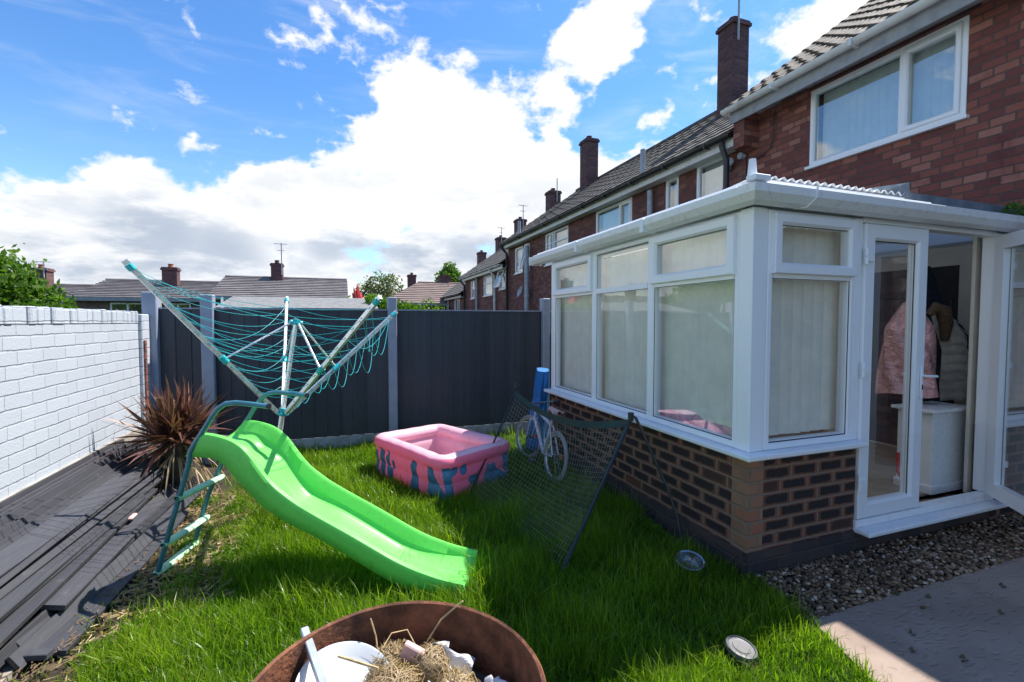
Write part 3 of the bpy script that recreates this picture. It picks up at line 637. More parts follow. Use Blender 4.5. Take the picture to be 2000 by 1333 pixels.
# corner post and main frame
for nm, bx in (('corner_post', (CX0-.002, CX0+.10, CY0-.002, CY0+.10, .793, 2.29)), ('end_post', (CX0+.004, CX0+.07, CY1-.05, CY1+.02, .793, 2.29)), ('cover_strip', (CX0+.101, CX0+.125, CY0+.004, CY0+.09, .793, 2.29)), ('door_jamb', (3.235, 3.30, CY0+.004, CY0+.09, .793, 2.29)), ('door_jamb', (4.805, 4.86, CY0+.0, CY0+.09, .236, 2.29)), ('door_jamb', (4.862, 4.93, CY0+.004, CY0+.09, .793, 2.29)), ('door_head', (3.301, 4.804, CY0+.0, CY0+.09, 2.262, 2.30))):
    m = MB(); m.box(*bx, bev=.005); m.build(nm, 'upvc', cs)
P = PX(CX0); Q = PY(CY0)
def bay(P, u0, u1, casement, fl=None):
    mb = MB(); ring(mb, P, u0, u1, .794, 2.285, fprof(.05, -.07, .0)); pbox(mb, P, u0+.045, u1-.045, 1.868, 1.915, -.068, -.002)
    f = mb.build('window', 'upvc', cs)
    if casement:
        q = MB(); ring(q, P, u0+.025, u1-.025, 1.895, 2.262, fprof(.068, -.03, .03)); q.build('casement', 'upvc', f); pane(P, u0+.085, u1-.085, 1.955, 2.20, -.012, f)
    else: pane(P, u0+.045, u1-.045, 1.91, 2.24, -.03, f)
    pane(P, u0+.045, u1-.045, .84, 1.87, -.03, f)
    gk = [(0, -.026), (0, -.008), (.006, -.010), (.006, -.026)]
    for q_ in ((u0+.040, u1-.040, .836, 1.873), ((u0+.085, u1-.085, 1.955, 2.20) if casement else (u0+.040, u1-.040, 1.909, 2.243))):
        q = MB(); ring(q, P, *q_, gk if q_[3] < 2 or not casement else [(a, o+.018) for a, o in gk]); q.build('gasket', 'black_plastic', f)
    return f
Y0, Y1, Y2, Y3 = CY0+.10, 3.20, 4.105, CY1-.05
for (a, b, c) in ((Y0, Y1, True), (Y1, Y2, False), (Y2, Y3, True)):
    f = bay(P, a, b, c); slats(P, a-.03+(.2 if a > 4 else 0), b+.06, .83, 2.22, -.13, f, tilt=6, vary=2.5, gap=.084)
f = bay(Q, CX0+.126, 3.234, True); slats(Q, CX0+.11, 3.40, .84, 2.22, -.13, f, tilt=10, vary=7, gap=.0965, w_=.088)
f = bay(Q, 4.932, HX-.02, False); slats(Q, 5.0, HX-.05, .84, 2.2, -.17, f, tilt=12)
# doors
def leaf(hx, hy, ang, wd, name, lab, flip):
    """leaf hinged at (hx,hy); local u runs from the hinge along the leaf"""
    M = Matrix.Translation((hx, hy, 0)) @ Matrix.Rotation(ang, 4, 'Z'); PP = lambda u, v, o=0.: tuple(M @ Vector((u, -o*flip, v)))
    mb = MB(); ring(mb, PP, 0, wd, .24, 2.255, fprof(.105, -.035, .035)); d_ = mb.build('door', 'upvc', cs); d_['label'] = lab
    pane(PP, .098, wd-.098, .335, 2.155, .0, d_); q = MB()
    ring(q, PP, .092, wd-.092, .33, 2.16, [(0, .005), (0, .012), (.014, .012), (.014, .005)]); q.build('gasket', 'black_plastic', d_)
    q = MB()
    for zz in (.45, 1.22, 1.98):
        for k in range(2):
            a = PP(-.008, zz+k*.055, .045); q.tube([a, (a[0], a[1], a[2]+.05)], .014, 10)
        c0 = PP(-.01, zz, .035); c1 = PP(.06, zz+.045, .05); q.box(min(c0[0],c1[0]), max(c0[0],c1[0]), min(c0[1],c1[1])-.004, max(c0[1],c1[1]), c0[2]+.02, c1[2]+.02)
    q.build('hinge', 'upvc', d_, smooth=True)
    return d_, PP
d1, PP = leaf(3.305, CY0+.02, 0, .65, 'door', 'closed left leaf of the glazed doors, with white handle', 1)
m = MB(); a = PP(.61, 1.06, .037); m.box(a[0]-.014, a[0]+.014, a[1]-.012, a[1], 1.04, 1.28, bev=.006); m.tube([(a[0], a[1]-.01, 1.21), (a[0], a[1]-.05, 1.21), (a[0]+.02, a[1]-.055, 1.21), (a[0]+.085, a[1]-.055, 1.205)], .009, 8); m.build('handle', 'upvc', d1, smooth=True)
m = MB(); m.box(a[0]-.005, a[0]+.005, a[1]-.0145, a[1]-.0125, 1.11, 1.145); m.build('keyhole', 'black_plastic', d1)
ang = math.pi+R(50)
d2, PP = leaf(4.80, CY0-.03, ang, .76, 'door', 'open right leaf of the glazed doors, swung outwards', -1)
# inner door frame jamb on the opening
m = MB(); m.box(3.957, 3.975, CY0+.0, CY0+.05, .236, 2.262, bev=.004); m.build('door_stop', 'upvc', cs)
# roof: flat deck, gutters, corrugated sheet
m = MB(); m.add([(CX0-.03, CY0-.03, 2.40), (HX-.003, CY0-.03, 2.40), (HX-.003, CY1+.03, 2.40), (CX0-.03, CY1+.03, 2.40)], [(0,1,2,3)]); m.box(HX-.024, HX-.004, CY0+.1, CY1, 2.367, 2.398); m.box(CX0+.01, HX-.003, CY0+.01, CY0+.09, 2.302, 2.369); m.box(CX0+.01, CX0+.09, CY0+.091, CY1, 2.291, 2.369); m.build('roof', 'polycarbonate', cs)
def cgut():
    mb = MB(); pr = [(.0, 2.30), (.05, 2.285), (.10, 2.30), (.135, 2.34), (.14, 2.385), (.128, 2.385), (.122, 2.345), (.09, 2.318), (.012, 2.318), (.012, 2.385), (0, 2.385)]
    m_ = len(pr); X, Y = CX0-.005, CY0-.005
    V = [(X-a, CY1+.35, z) for a, z in pr]+[(X-a, Y-a, z) for a, z in pr]+[(HX-.01, Y-a, z) for a, z in pr]
    F = [tuple(range(m_)), tuple(range(2*m_, 3*m_))[::-1]]
    for s_ in (0, 1):
        for i in range(m_): F.append((s_*m_+i, s_*m_+(i+1) % m_, (s_+1)*m_+(i+1) % m_, (s_+1)*m_+i))
    mb.add(V, F)
    mb.box(X-.142, X+.02, CY1+.34, CY1+.36, 2.29, 2.39)
    for yy in (3.1, 4.2): mb.box(X-.146, X-.0, yy, yy+.045, 2.284, 2.39, bev=.004)
    mb.tube([(X+.30, Y-.03, 2.29), (X+.31, Y-.10, 2.288), (X+.33, Y-.142, 2.33), (X+.34, Y-.142, 2.40)], .006, 6)
    return mb.build('gutter', 'upvc_dirty', cs)
cgut()
m = MB()
m.box(CX0-.11, CX0-.04, CY0+.03, CY1+.32, 2.392, 2.404, bev=.003); m.box(CX0-.06, CX0+.03, CY0+.03, CY1+.3, 2.412, 2.432, bev=.004)
m.box(CX0-.11, 5.8, CY0-.12, CY0-.06, 2.388, 2.398, bev=.003); m.box(CX0-.08, 3.9, CY0-.055, CY0+.02, 2.412, 2.432, bev=.004)
m.box(CX0-.14, CX0-.02, CY0-.14, CY0-.07, 2.40, 2.435, bev=.005)
m.tube([(CX0-.08, CY0-.06, 2.44), (CX0-.08, CY0-.06, 2.54)], [.028, .019], 12); m.build('eaves_trim', 'upvc', cs)
m = MB()
def corr(u, v): x = 2.40+u*1.36; return (x, CY0+.03+v*.6, 2.486+.012*u+.013*math.sin(x*2*math.pi/.072)-v*.05)
m.grid(corr, 190, 1); m.box(2.40, 3.76, CY0+.035, CY0+.05, 2.433, 2.474); m.build('corrugated_sheet', 'upvc_dirty', cs, smooth=True)
m = MB(); m.box(3.80, 5.88, CY0+.06, CY0+.075, 2.412, 2.526)
m.add([(3.50, CY0+.04, 2.48), (3.82, CY0+.04, 2.465), (3.82, CY0+.04, 2.590), (3.50, CY0+.06, 2.53), (3.50, CY0+.2, 2.48), (3.82, CY0+.2, 2.465), (3.82, CY0+.2, 2.59), (3.50, CY0+.2, 2.53)], [(0,1,2,3),(4,7,6,5),(1,5,6,2),(2,6,7,3),(0,3,7,4)]); m.build('lead_flashing', 'lead', cs)
m = MB(); m.box(CX0+.25, HX-.02, CY0+.25, CY1-.02, .16, .18); m.build('floor', 'laminate', cs)
m = MB(); m.box(4.81, 4.93, CY0+.125, CY0+.15, .19, 2.36); m.build('inner_jamb', 'cream_wall', cs); m = MB(); m.box(CX0+.12, HX-.02, CY1-.02, CY1+.2, .0, 2.36); m.build('back_wall', 'cream_wall', cs)
# things seen inside
wr = empty('wall_partition', (5.87, 3.5, .18), 'cream inner wall with a dark doorway inside the conservatory', 'wall')
m = MB(); wallholes(m, PX(5.875), 2.45, CY1-.03, .18, 2.365, [(2.97, 4.1, .19, 2.17)], .02); m.build('wall', 'cream_wall', wr)
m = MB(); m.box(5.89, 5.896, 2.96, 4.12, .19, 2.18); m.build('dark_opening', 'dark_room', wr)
cab = empty('cabinet', (4.62, 2.75, .18), 'low white panelled cabinet just inside the open doorway', 'cabinet')
m = MB(); m.box(4.52, 5.0, 2.42, 2.68, .18, .85, bev=.004); m.box(4.50, 5.0, 2.405, 2.69, .18, .25, bev=.004); m.build('carcass', 'enamel', cab); m = MB(); m.box(4.47, 5.02, 2.385, 2.71, .851, .88, bev=.006); m.build('top', 'enamel', cab)
cr = empty('coat_rack', (4.3, 3.3, .18), 'dark clothes rail behind the hanging coats', 'coat rack')
m = MB(); m.tube([(4.35, 3.0, .18), (4.35, 3.0, 1.82), (5.75, 2.97, 1.82), (5.75, 2.97, .18)], .014, 8); m.build('rail', 'black_plastic', cr)
def garment(name, label, cat, cx, cy, z0, z1, wd, dp, mat, ang=0, seed=0, flare=1.1, arms=True, puff=0):
    mb = MB(); M = Matrix.Translation((cx, cy, 0)) @ Matrix.Rotation(ang, 4, 'Z')
    def f(u, v):
        a = u*2*math.pi; t = v; z = z1+(z0-z1)*t; sh = min(1, .30+2.6*t) if t < .27 else 1+(flare-1)*(t-.27)
        rx = wd/2*sh*(1+.05*math.sin(a*5+seed+z*9)); ry = dp/2*min(1, .4+2*t)*(1+.14*math.sin(a*7+seed*2+z*14))
        if puff: k = abs(math.sin(z*math.pi/puff)); rx *= .93+.08*k; ry *= .85+.2*k
        return tuple(M @ Vector((rx*math.cos(a), ry*math.sin(a), z+.012*math.sin(a*3+seed))))
    mb.grid(f, 48, 40, True)
    if arms:
        for s_ in (-1, 1):
            pts_ = [M @ Vector((s_*wd*.36, -.02, z1-.10)), M @ Vector((s_*wd*.53, -.04, z1-.24)), M @ Vector((s_*wd*.60, -.06, z1-.42)), M @ Vector((s_*wd*.58, -.08, z1-.62))]
            mb.tube(pts_, [.065, .075, .068, .055], 12)
    o = mb.build(name, mat, smooth=True); return tag(o, label, cat)
garment('coat', 'shiny pink jacket hanging behind the closed glazed door leaf', 'jacket', 4.72, 2.74, .95, 1.76, .34, .22, 'pink_jacket', R(-60), 1, 1.35, False)
garment('coat', 'cream quilted puffer jacket hanging in the doorway', 'jacket', 5.36, 2.84, .86, 1.70, .36, .24, 'white_jacket', R(-60), 4, 1.45, False, .085)
garment('coat', 'long black coat hanging between the pink and the cream jackets', 'coat', 5.12, 2.85, .30, 1.70, .26, .20, 'navy_cloth', R(-60), 2, 1.1, False)
garment('coat', 'dark blue coat hanging highest at the back of the rack', 'coat', 5.48, 3.08, .6, 2.14, .40, .22, 'navy_cloth', R(-60), 7, 1.1, False)
garment('coat', 'black and white striped top hanging behind the cream jacket', 'top', 5.70, 2.93, 1.0, 1.62, .26, .16, 'striped_cloth', R(-60), 3, 1.1, False)
m = MB(); m.tube([(5.10, 2.80, 1.66), (5.14, 2.76, 1.73), (5.20, 2.74, 1.70), (5.25, 2.74, 1.58), (5.26, 2.75, 1.42)], [.03, .05, .06, .055, .03], 12); tag(m.build('fur_collar', 'fur', smooth=True), 'brown fur hood trim lying on the cream jacket', 'fur trim')
m = MB(); m.tube([(4.46, 2.52, .20), (4.42, 2.54, .24), (4.37, 2.58, .34), (4.37, 2.58, .50)], .014, 8); tag(m.build('scooter_handle', 'red_paint', smooth=True), 'red curved toy handle on the floor beside the cabinet', 'toy')
def blk(u, v): 
    y = 2.40+u*.95; a = v*math.pi; return (CX0+.09+.10*(1-math.cos(a))*.5+.01*math.sin(y*40), y, .795+(.075+.03*math.sin(u*math.pi)-.05*max(0, u-.75)*4*.7)*math.sin(a)*(1+.12*math.sin(y*23)))
m = MB(); m.grid(blk, 60, 14); tag(m.build('folded_blanket', 'pink_blanket', smooth=True), 'pink folded blanket lying on the sill inside the conservatory window', 'blanket')
# plant growing on roof corner
# ================================================================== leaves helper
def leaves(name, mat, centers, n, size, parent=None, seed=1, flat=.0, shell=.55):
    rg = np.random.default_rng(seed); cs_ = np.array([c[:3] for c in centers]); rs = np.array([c[3:6] if len(c) > 4 else (c[3],)*3 for c in centers])
    vol = rs.prod(1); k = rg.choice(len(cs_), n, p=vol**.8/(vol**.8).sum()); d = rg.normal(size=(n, 3)); d /= np.linalg.norm(d, axis=1)[:, None]
    rr = (shell+(1-shell)*rg.random(n)**.6)[:, None]*(1+.12*rg.normal(size=(n, 1))); c = cs_[k]+d*rr*rs[k]
    # local clumping
    cl = np.sin(c[:, 0]*9.3+c[:, 1]*4)*np.sin(c[:, 1]*8.1+c[:, 2]*3)*np.sin(c[:, 2]*9.7+c[:, 0]*5); keep = (cl > -.35) | (rg.random(n) < .35); c = c[keep]; n = len(c)
    a = rg.normal(size=(n, 3)); a /= np.linalg.norm(a, axis=1)[:, None]; b = np.cross(a, rg.normal(size=(n, 3))); b /= np.linalg.norm(b, axis=1)[:, None]
    s = size*rg.uniform(.6, 1.4, (n, 1)); V = np.stack([c-a*s, c+b*s*.5-a*s*.1, c+a*s, c-b*s*.5-a*s*.1], 1).reshape(-1, 3); F = np.arange(4*n).reshape(-1, 4)
    t = np.repeat(np.clip(rg.normal(.5, .28, n), 0, 1), 4); return fastmesh(name, V, F, mat, parent, t, smooth=False)
def tree(name, label, x, y, ztop, centers, n, size, mat, seed, trunk_r=.12, group='trees beyond the gardens'):
    t = empty(name, (x, y, 0), label, 'tree', group); mb = MB()
    zc = min(c[2] for c in centers); mb.tube([(x, y, -.3), (x+.03, y, zc*.6), (x, y+.03, zc)], [trunk_r*1.3, trunk_r, trunk_r*.8], 8)
    for c in centers: mb.tube([(x, y, zc*.8), lerp((x, y, zc*.8), c[:3], .5), c[:3]], [trunk_r*.6, trunk_r*.4, trunk_r*.12], 6)
    mb.build('trunk', 'bark', t, smooth=True); leaves('crown', mat, centers, n, size, t, seed)
    return t
tree('leafy_tree', 'bright green leafy tree rising behind the white garden wall', -7.6, 13.8, 3.1, [(-7.6,13.8,2.1,1.15),(-8.6,13.6,2.3,1.0),(-6.7,14,1.8,.75),(-7.9,13.2,1.6,1.1),(-9.2,14,1.7,1.0),(-6.4,13.5,1.45,.55),(-7.1,13.6,2.5,.6)], 15000, .075, 'tree_leaf', 3)
tree('pale_tree', 'pale thin-leaved tree beside the roof of the brown bungalow', 3.2, 42, 6, [(3.0,42,4.5,1.3),(2.0,42,3.9,1.0),(4.0,42,4.6,1.1),(2.8,42,3.4,1.4)], 2600, .13, 'pale_leaf', 5)
tree('round_tree', 'dark green tree rising behind the two small chimneys of the brown bungalow', 10.1, 46, 7.5, [(10.1,46,6.2,1.0),(9.8,46,5.4,1.3),(10.6,46,5.0,1.3),(10.0,46,6.9,.6)], 4500, .13, 'tree_leaf', 6)
hd = empty('hedge', (0, 9.3, 0), 'yellow-green hedge behind the grey shed roof', 'hedge')
m = MB(); [m.tube([(x, 9.3, 0), (x+.1, 9.3, 1.6)], .03, 6) for x in (-.8, -.2, .4, 1.0, 1.5)]; m.build('stem', 'bark', hd)
leaves('foliage', 'hedge_leaf', [(-.9+.28*k, 9.3+.1*math.sin(k*3), 1.55+.06*math.sin(k*2.3), .35, .35, .40) for k in range(10)], 9000, .035, hd, 8)
ivy = empty('shrub', (1.0, 7.6, 0), 'green shrub between the shed roof and the tall grey fence post', 'shrub')
m = MB(); m.tube([(1.0,7.6,0),(1.0,7.6,1.7)], .03, 6); m.build('stem', 'bark', ivy)
leaves('foliage', 'hedge_leaf', [(.72,7.5,1.75,.2),(.55,7.6,1.8,.18),(.95,7.6,1.7,.2),(.45,7.7,1.9,.12)], 3000, .03, ivy, 9)
rw = empty('red_ornament', (.30, 8.6, 0), 'red feathery garden ornament sticking up above the shed roof', 'garden ornament')
m = MB()
for k, (a, l) in enumerate([(-28, .22), (-17, .30), (-6, .36), (6, .22), (-38, .14), (18, .13)]):
    b = (.28+k*.01, 8.6, 1.90); d = (math.sin(R(a)), .05*k, math.cos(R(a))); m.tube([b, (b[0]+d[0]*l*.5-.02, 8.6+.01*k, b[2]+d[2]*l*.5), (b[0]+d[0]*l-.01, 8.6+.02*k, b[2]+d[2]*l)], [.05, .04, .004], 6)
m.tube([(.26, 8.6, 1.92), (.36, 8.6, 1.96), (.44, 8.6, 1.93), (.5, 8.6, 1.98)], [.03, .05, .04, .01], 8)
m.build('plume', 'red_paint', rw, smooth=True); m = MB(); m.tube([(.28, 8.6, 0), (.28, 8.6, 1.95)], .02, 6); m.build('stake', 'black_plastic', rw)
# roof-corner plant
rp = empty('creeper', (5.05, 2.12, 2.42), 'dark green weeds growing out of the conservatory gutter', 'plant')
leaves('foliage', 'tree_leaf', [(4.95,2.16,2.47,.10,.08,.06),(5.12,2.14,2.46,.12,.08,.07),(5.3,2.14,2.47,.14,.1,.06),(5.2,2.05,2.38,.05,.04,.09)], 900, .014, rp, 4)
# ================================================================== BUNGALOWS
def bungalow(name, label, x0, x1, y0, y1, ze, zr, tile, wins, hipl=0., hipr=0.):
    h = empty(name, ((x0+x1)/2, y0, 0), label, 'bungalow', 'bungalows beyond the fence'); ym = (y0+y1)/2; ov = .25
    m = MB(); m.box(x0, x1, y0+.25, y1-.25, -.3, ze+.02)
    for xx in (x0, x1):
        if (xx == x0 and not hipl) or (xx == x1 and not hipr): m.add([(xx, y0+.25, ze+.02), (xx, y1-.25, ze+.02), (xx, ym, zr-.05)], [(0,1,2)])
    m.build('wall', 'bungalow_wall', h)
    m = MB(); rows = 11
    for r_ in range(rows):
        a, b = r_/rows, (r_+1)/rows
        for s_ in (0, 1):
            ya = y0 if s_ == 0 else y1; A = (ya+(ym-ya)*a, ze+(zr-ze)*a+.055); B = (ya+(ym-ya)*b, ze+(zr-ze)*b+.012)
            xa0 = x0-.02+hipl*a; xa1 = x1+.02-hipr*a; xb0 = x0-.02+hipl*b; xb1 = x1+.02-hipr*b
            m.add([(xa0, A[0], A[1]), (xa1, A[0], A[1]), (xb1, B[0], B[1]), (xb0, B[0], B[1]), (xa0, A[0], A[1]-.04), (xa1, A[0], A[1]-.04)], [(0,1,2,3), (4,5,1,0)])
    for (hp, xe, sg) in ((hipl, x0, 1), (hipr, x1, -1)):
        if hp: m.add([(xe, y0, ze+.05), (xe, y1, ze+.05), (xe+sg*hp, ym, zr+.03)], [(0,1,2)])
    m.tube([(x0+hipl, ym, zr+.03), (x1-hipr, ym, zr+.03)], .07, 8); m.build('roof', tile, h)
    m = MB(); m.box(x0, x1, y0-.03, y0+.02, ze-.10, ze+.02); m.build('fascia', 'soffit_grey', h)
    for (a, b, c, d) in wins:
        q = MB(); ring(q, PY(y0+.25), a, b, c, d, fprof(.05, 0, .04)); q.box((a+b)/2-.025, (a+b)/2+.025, y0+.21, y0+.245, c, d); f = q.build('window', 'upvc', h); pane(PY(y0+.25), a+.05, b-.05, c+.05, d-.05, .012, f, 'house_glass')
    return h
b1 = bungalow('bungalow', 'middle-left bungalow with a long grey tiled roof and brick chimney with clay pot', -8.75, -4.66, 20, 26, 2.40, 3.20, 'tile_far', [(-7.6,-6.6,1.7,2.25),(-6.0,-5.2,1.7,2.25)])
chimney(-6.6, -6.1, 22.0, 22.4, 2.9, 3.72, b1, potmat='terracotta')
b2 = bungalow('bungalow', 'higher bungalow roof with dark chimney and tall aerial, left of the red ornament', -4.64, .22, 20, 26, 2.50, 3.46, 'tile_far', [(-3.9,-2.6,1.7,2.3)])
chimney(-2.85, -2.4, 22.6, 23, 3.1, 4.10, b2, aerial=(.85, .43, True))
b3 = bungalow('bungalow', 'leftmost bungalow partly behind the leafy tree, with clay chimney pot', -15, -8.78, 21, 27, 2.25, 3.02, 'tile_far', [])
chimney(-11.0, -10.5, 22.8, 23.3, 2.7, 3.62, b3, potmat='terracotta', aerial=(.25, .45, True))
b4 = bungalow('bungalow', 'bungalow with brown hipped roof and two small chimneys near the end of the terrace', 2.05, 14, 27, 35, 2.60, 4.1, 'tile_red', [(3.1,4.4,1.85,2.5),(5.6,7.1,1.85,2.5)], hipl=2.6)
chimney(4.05, 4.55, 31, 31.5, 3.5, 4.62, b4); chimney(6.1, 6.85, 31, 31.5, 3.5, 4.62, b4)
sh = empty('shed', (-.5, 7.6, 0), 'low shed with grey felt roof just behind the dark fence', 'shed')
m = MB(); m.box(-1.5, .42, 7.25, 8.2, 0, 1.72); m.build('wall', 'bungalow_wall', sh)
m = MB(); m.prism([(7.15, 1.755), (8.3, 1.955), (8.3, 1.985), (7.15, 1.785)], lambda a, b, t: (t, a, b), -1.58, .50); m.build('roof', 'shed_felt', sh)
# ================================================================== FENCE
FY = 6.227
fe = empty('fence', (.6, FY, 0), 'dark charcoal board fence with grey concrete posts across the end of the garden', 'fence')
px_ = [(-2.035, -1.90), (-1.495, -1.37), (.545, .655), (2.68, 2.79), (4.7, 4.81)]
zt = [1.92, 1.90, 1.905, 1.925, 1.92]
for (a, b), z in zip(px_, zt):
    m = MB(); m.box(a, b, FY-.09, FY+.05, -.05, z, bev=.008); m.build('post', 'grey_paint', fe)
for (a, b) in ((-1.899, -1.496), (-1.369, .544), (.656, 2.679), (2.791, 4.699)):
    m = MB(); x = a
    while x < b-.01:
        x2 = min(x+.147, b); o = rnd.uniform(-.002, .002)
        m.add([(x, FY-.012+o, .17), (x2, FY-.021+o, .17), (x2, FY-.021+o, 1.735), (x, FY-.012+o, 1.735), (x, FY+.002, .17), (x2, FY+.002, .17), (x2, FY+.002, 1.735), (x, FY+.002, 1.735)], [(0,1,2,3),(4,7,6,5),(0,4,5,1),(3,2,6,7),(0,3,7,4),(1,5,6,2)]); x = x2
    for zz in (.4, 1.0, 1.55): m.box(a, b, FY+.003, FY+.035, zz, zz+.07)
    m.build('fence_panel', 'fence_paint', fe)
    m = MB(); m.box(a, b, FY-.03, FY+.02, -.02, .165, bev=.006); m.build('gravel_board', 'gravel_board', fe)
    m = MB(); m.box(a, b, FY-.034, FY+.012, 1.737, 1.752); m.build('capping', 'grey_paint', fe)
m = MB(); m.box(-1.94, -1.925, FY+.10, FY+.16, 0, 1.86); m.box(-1.32, -1.30, FY+.06, FY+.09, .9, 1.88); tag(m.build('metal_rod', 'alu'), 'thin pale metal posts standing behind the fence at the left', 'post')
# ================================================================== WHITE WALL
WX = -2.0
ww = empty('garden_wall', (WX, 3, 0), 'white painted brick wall with soldier course on top, along the left side', 'wall')
m = MB(); m.box(WX-.22, WX, -.5, 5.93, .0, 1.575); m.build('wall_face', 'white_brick', ww)
m = MB()
y = -.5; k = 0
while y < 5.92:
    w1 = .094 if rnd.random() > .25 else .16; w1 = min(w1, 5.93-y); o = rnd.uniform(-.007, .006); z1 = 1.70+rnd.uniform(-.008, .008)-.001*k*0
    m.box(WX-.21, WX+.004+o, y+.004, y+w1-.004, 1.5755, z1, bev=.009); y += w1; k += 1
m.build('coping', 'white_brick', ww)
m = MB(); m.box(WX-.22, WX+.035, 5.935, 6.13, 0, 1.675, bev=.008); m.build('pier', 'white_brick', ww)
m = MB(); m.box(WX-.2, WX+.004, -.5, 5.9, 0, .50); m.v = [(a+(.014 if a > -2.1 else 0), b, c) for a, b, c in m.v]; m.build('footing', 'concrete', ww)
bp = MB(); bp.box(-1.962, -1.950, 5.95, 6.0, .25, 1.40); tag(bp.build('brick_pier', 'house_brick'), 'narrow unpainted red brick edge between the white wall and the first fence post', 'brick pier')
# ================================================================== DECKING PILE
def plank(x, y0, y1, z, tilt, wd=.145, th=.026, yaw=0., pitch=0., label='', groove=False, dx=0):
    yc = (y0+y1)/2; L = y1-y0
    M = Matrix.Translation((x, yc, z)) @ Matrix.Rotation(R(yaw), 4, 'Z') @ Matrix.Rotation(R(pitch), 4, 'X') @ Matrix.Rotation(R(tilt), 4, 'Y')
    mb = MB(); nseg = 10; b = rnd.uniform(-.012, .012)
    pr = [(-wd/2, -th/2), (wd/2, -th/2), (wd/2, th/2-.003), (wd/2-.003, th/2)]
    if groove:
        k = 5
        for i in range(k):
            c_ = wd/2-.014-(i+.5)*(wd-.028)/k; pr += [(c_+.006, th/2), (c_+.003, th/2-.004), (c_-.003, th/2-.004), (c_-.006, th/2)]
    pr += [(-wd/2+.003, th/2), (-wd/2, th/2-.003)]; V = []; F = []; m_ = len(pr)
    for i in range(nseg+1):
        t = i/nseg; yy = -L/2+L*t; bow = b*math.sin(t*math.pi)
        for a, c_ in pr: V.append(tuple(M @ Vector((a, yy, c_+bow))))
    F = [tuple(range(m_)), tuple(range(nseg*m_, (nseg+1)*m_))[::-1]]+[(i*m_+j, i*m_+(j+1) % m_, (i+1)*m_+(j+1) % m_, (i+1)*m_+j) for i in range(nseg) for j in range(m_)]
    mb.add(V, F); o = mb.build('decking_board', 'dark_board'); return tag(o, label, 'board', 'dark decking boards stacked along the white wall')
ordn = ['first', 'second', 'third', 'fourth', 'fifth', 'sixth', 'seventh', 'eighth', 'ninth', 'tenth']
# boards standing on edge nearest the wall
for k in range(9):
    x = -1.962+k*.032; z = .455-.017*k+rnd.uniform(-.014, .014); y0 = 1.2+.1*(k % 3); y1 = (5.45, 5.2, 5.6, 4.9, 5.35, 5.5, 5.0, 5.3, 4.7)[k]
    plank(x, y0, y1, z-.02, 80-3*k+rnd.uniform(-4, 4), .13, .016, yaw=rnd.uniform(-.5, .5), pitch=rnd.uniform(-.25, .25), label='thin dark board standing on edge in the pile, %s out from the white wall' % ordn[k])
plank(-1.655, 1.0, 4.55, .372, 20, .125, yaw=-.5, pitch=-.5, label='broad flat dark board just below the boards on edge')
plank(-1.63, 1.4, 5.4, .335, 30, .12, yaw=-1.1, pitch=.2, label='dark board half hidden under the topmost broad board')
plank(-1.585, .9, 4.75, .325, 50, .03, .05, yaw=.5, label='narrow dark batten lying between two broad boards')
plank(-1.555, 1.8, 4.9, .285, 40, .04, .03, yaw=-1.6, pitch=.4, label='narrow dark batten slanting across the middle boards')
plank(-1.535, 1.0, 5.05, .262, 16, .115, yaw=.2, pitch=-.4, label='broad dark board in the middle of the sloping pile')
plank(-1.50, 1.4, 4.35, .245, 60, .05, .028, yaw=-.9, label='thin dark batten in the middle of the pile')
plank(-1.50, 2.2, 4.6, .205, 8, .13, yaw=.9, pitch=.6, label='short dark board sticking out from under the middle of the pile')
plank(-1.435, 2.98, 4.38, .150, 14, .155, yaw=.6, pitch=-.5, label='widest grey weathered board low on the pile')
plank(-1.455, 3.2, 4.95, .105, 30, .12, yaw=-2.0, label='dark board under the widest weathered board')
plank(-1.385, 2.75, 4.75, .105, 55, .075, .018, yaw=-2.4, label='narrow warped board lying slantwise next to the concrete kerb')
plank(-1.375, 2.62, 5.05, .125, 72, .06, .016, yaw=-3.2, pitch=.6, label='thin plank propped on edge over the slanting board')
plank(-1.315, 2.66, 5.0, .085, 58, .08, .018, yaw=-4.0, pitch=.5, label='thin plank on edge running from the kerb to the spiky plant')
plank(-1.285, 2.75, 4.45, .048, 10, .125, yaw=-1.8, pitch=.3, label='flat dark board at the edge of the lawn')
plank(-1.42, 2.72, 3.3, .085, 24, .045, .02, yaw=-6, pitch=2, label='short dark splinter lying over the concrete kerb')
plank(-1.40, 2.62, 2.84, .062, 3, .05, yaw=82, label='short dark offcut lying crosswise at the near end of the pile')
m = MB(); m.box(-1.47, -1.42, 4.0, 4.1, .19, .21, bev=.008); tag(m.build('brick_shard', 'pink_paper'), 'small pinkish broken stone lying on the weathered board', 'stone')
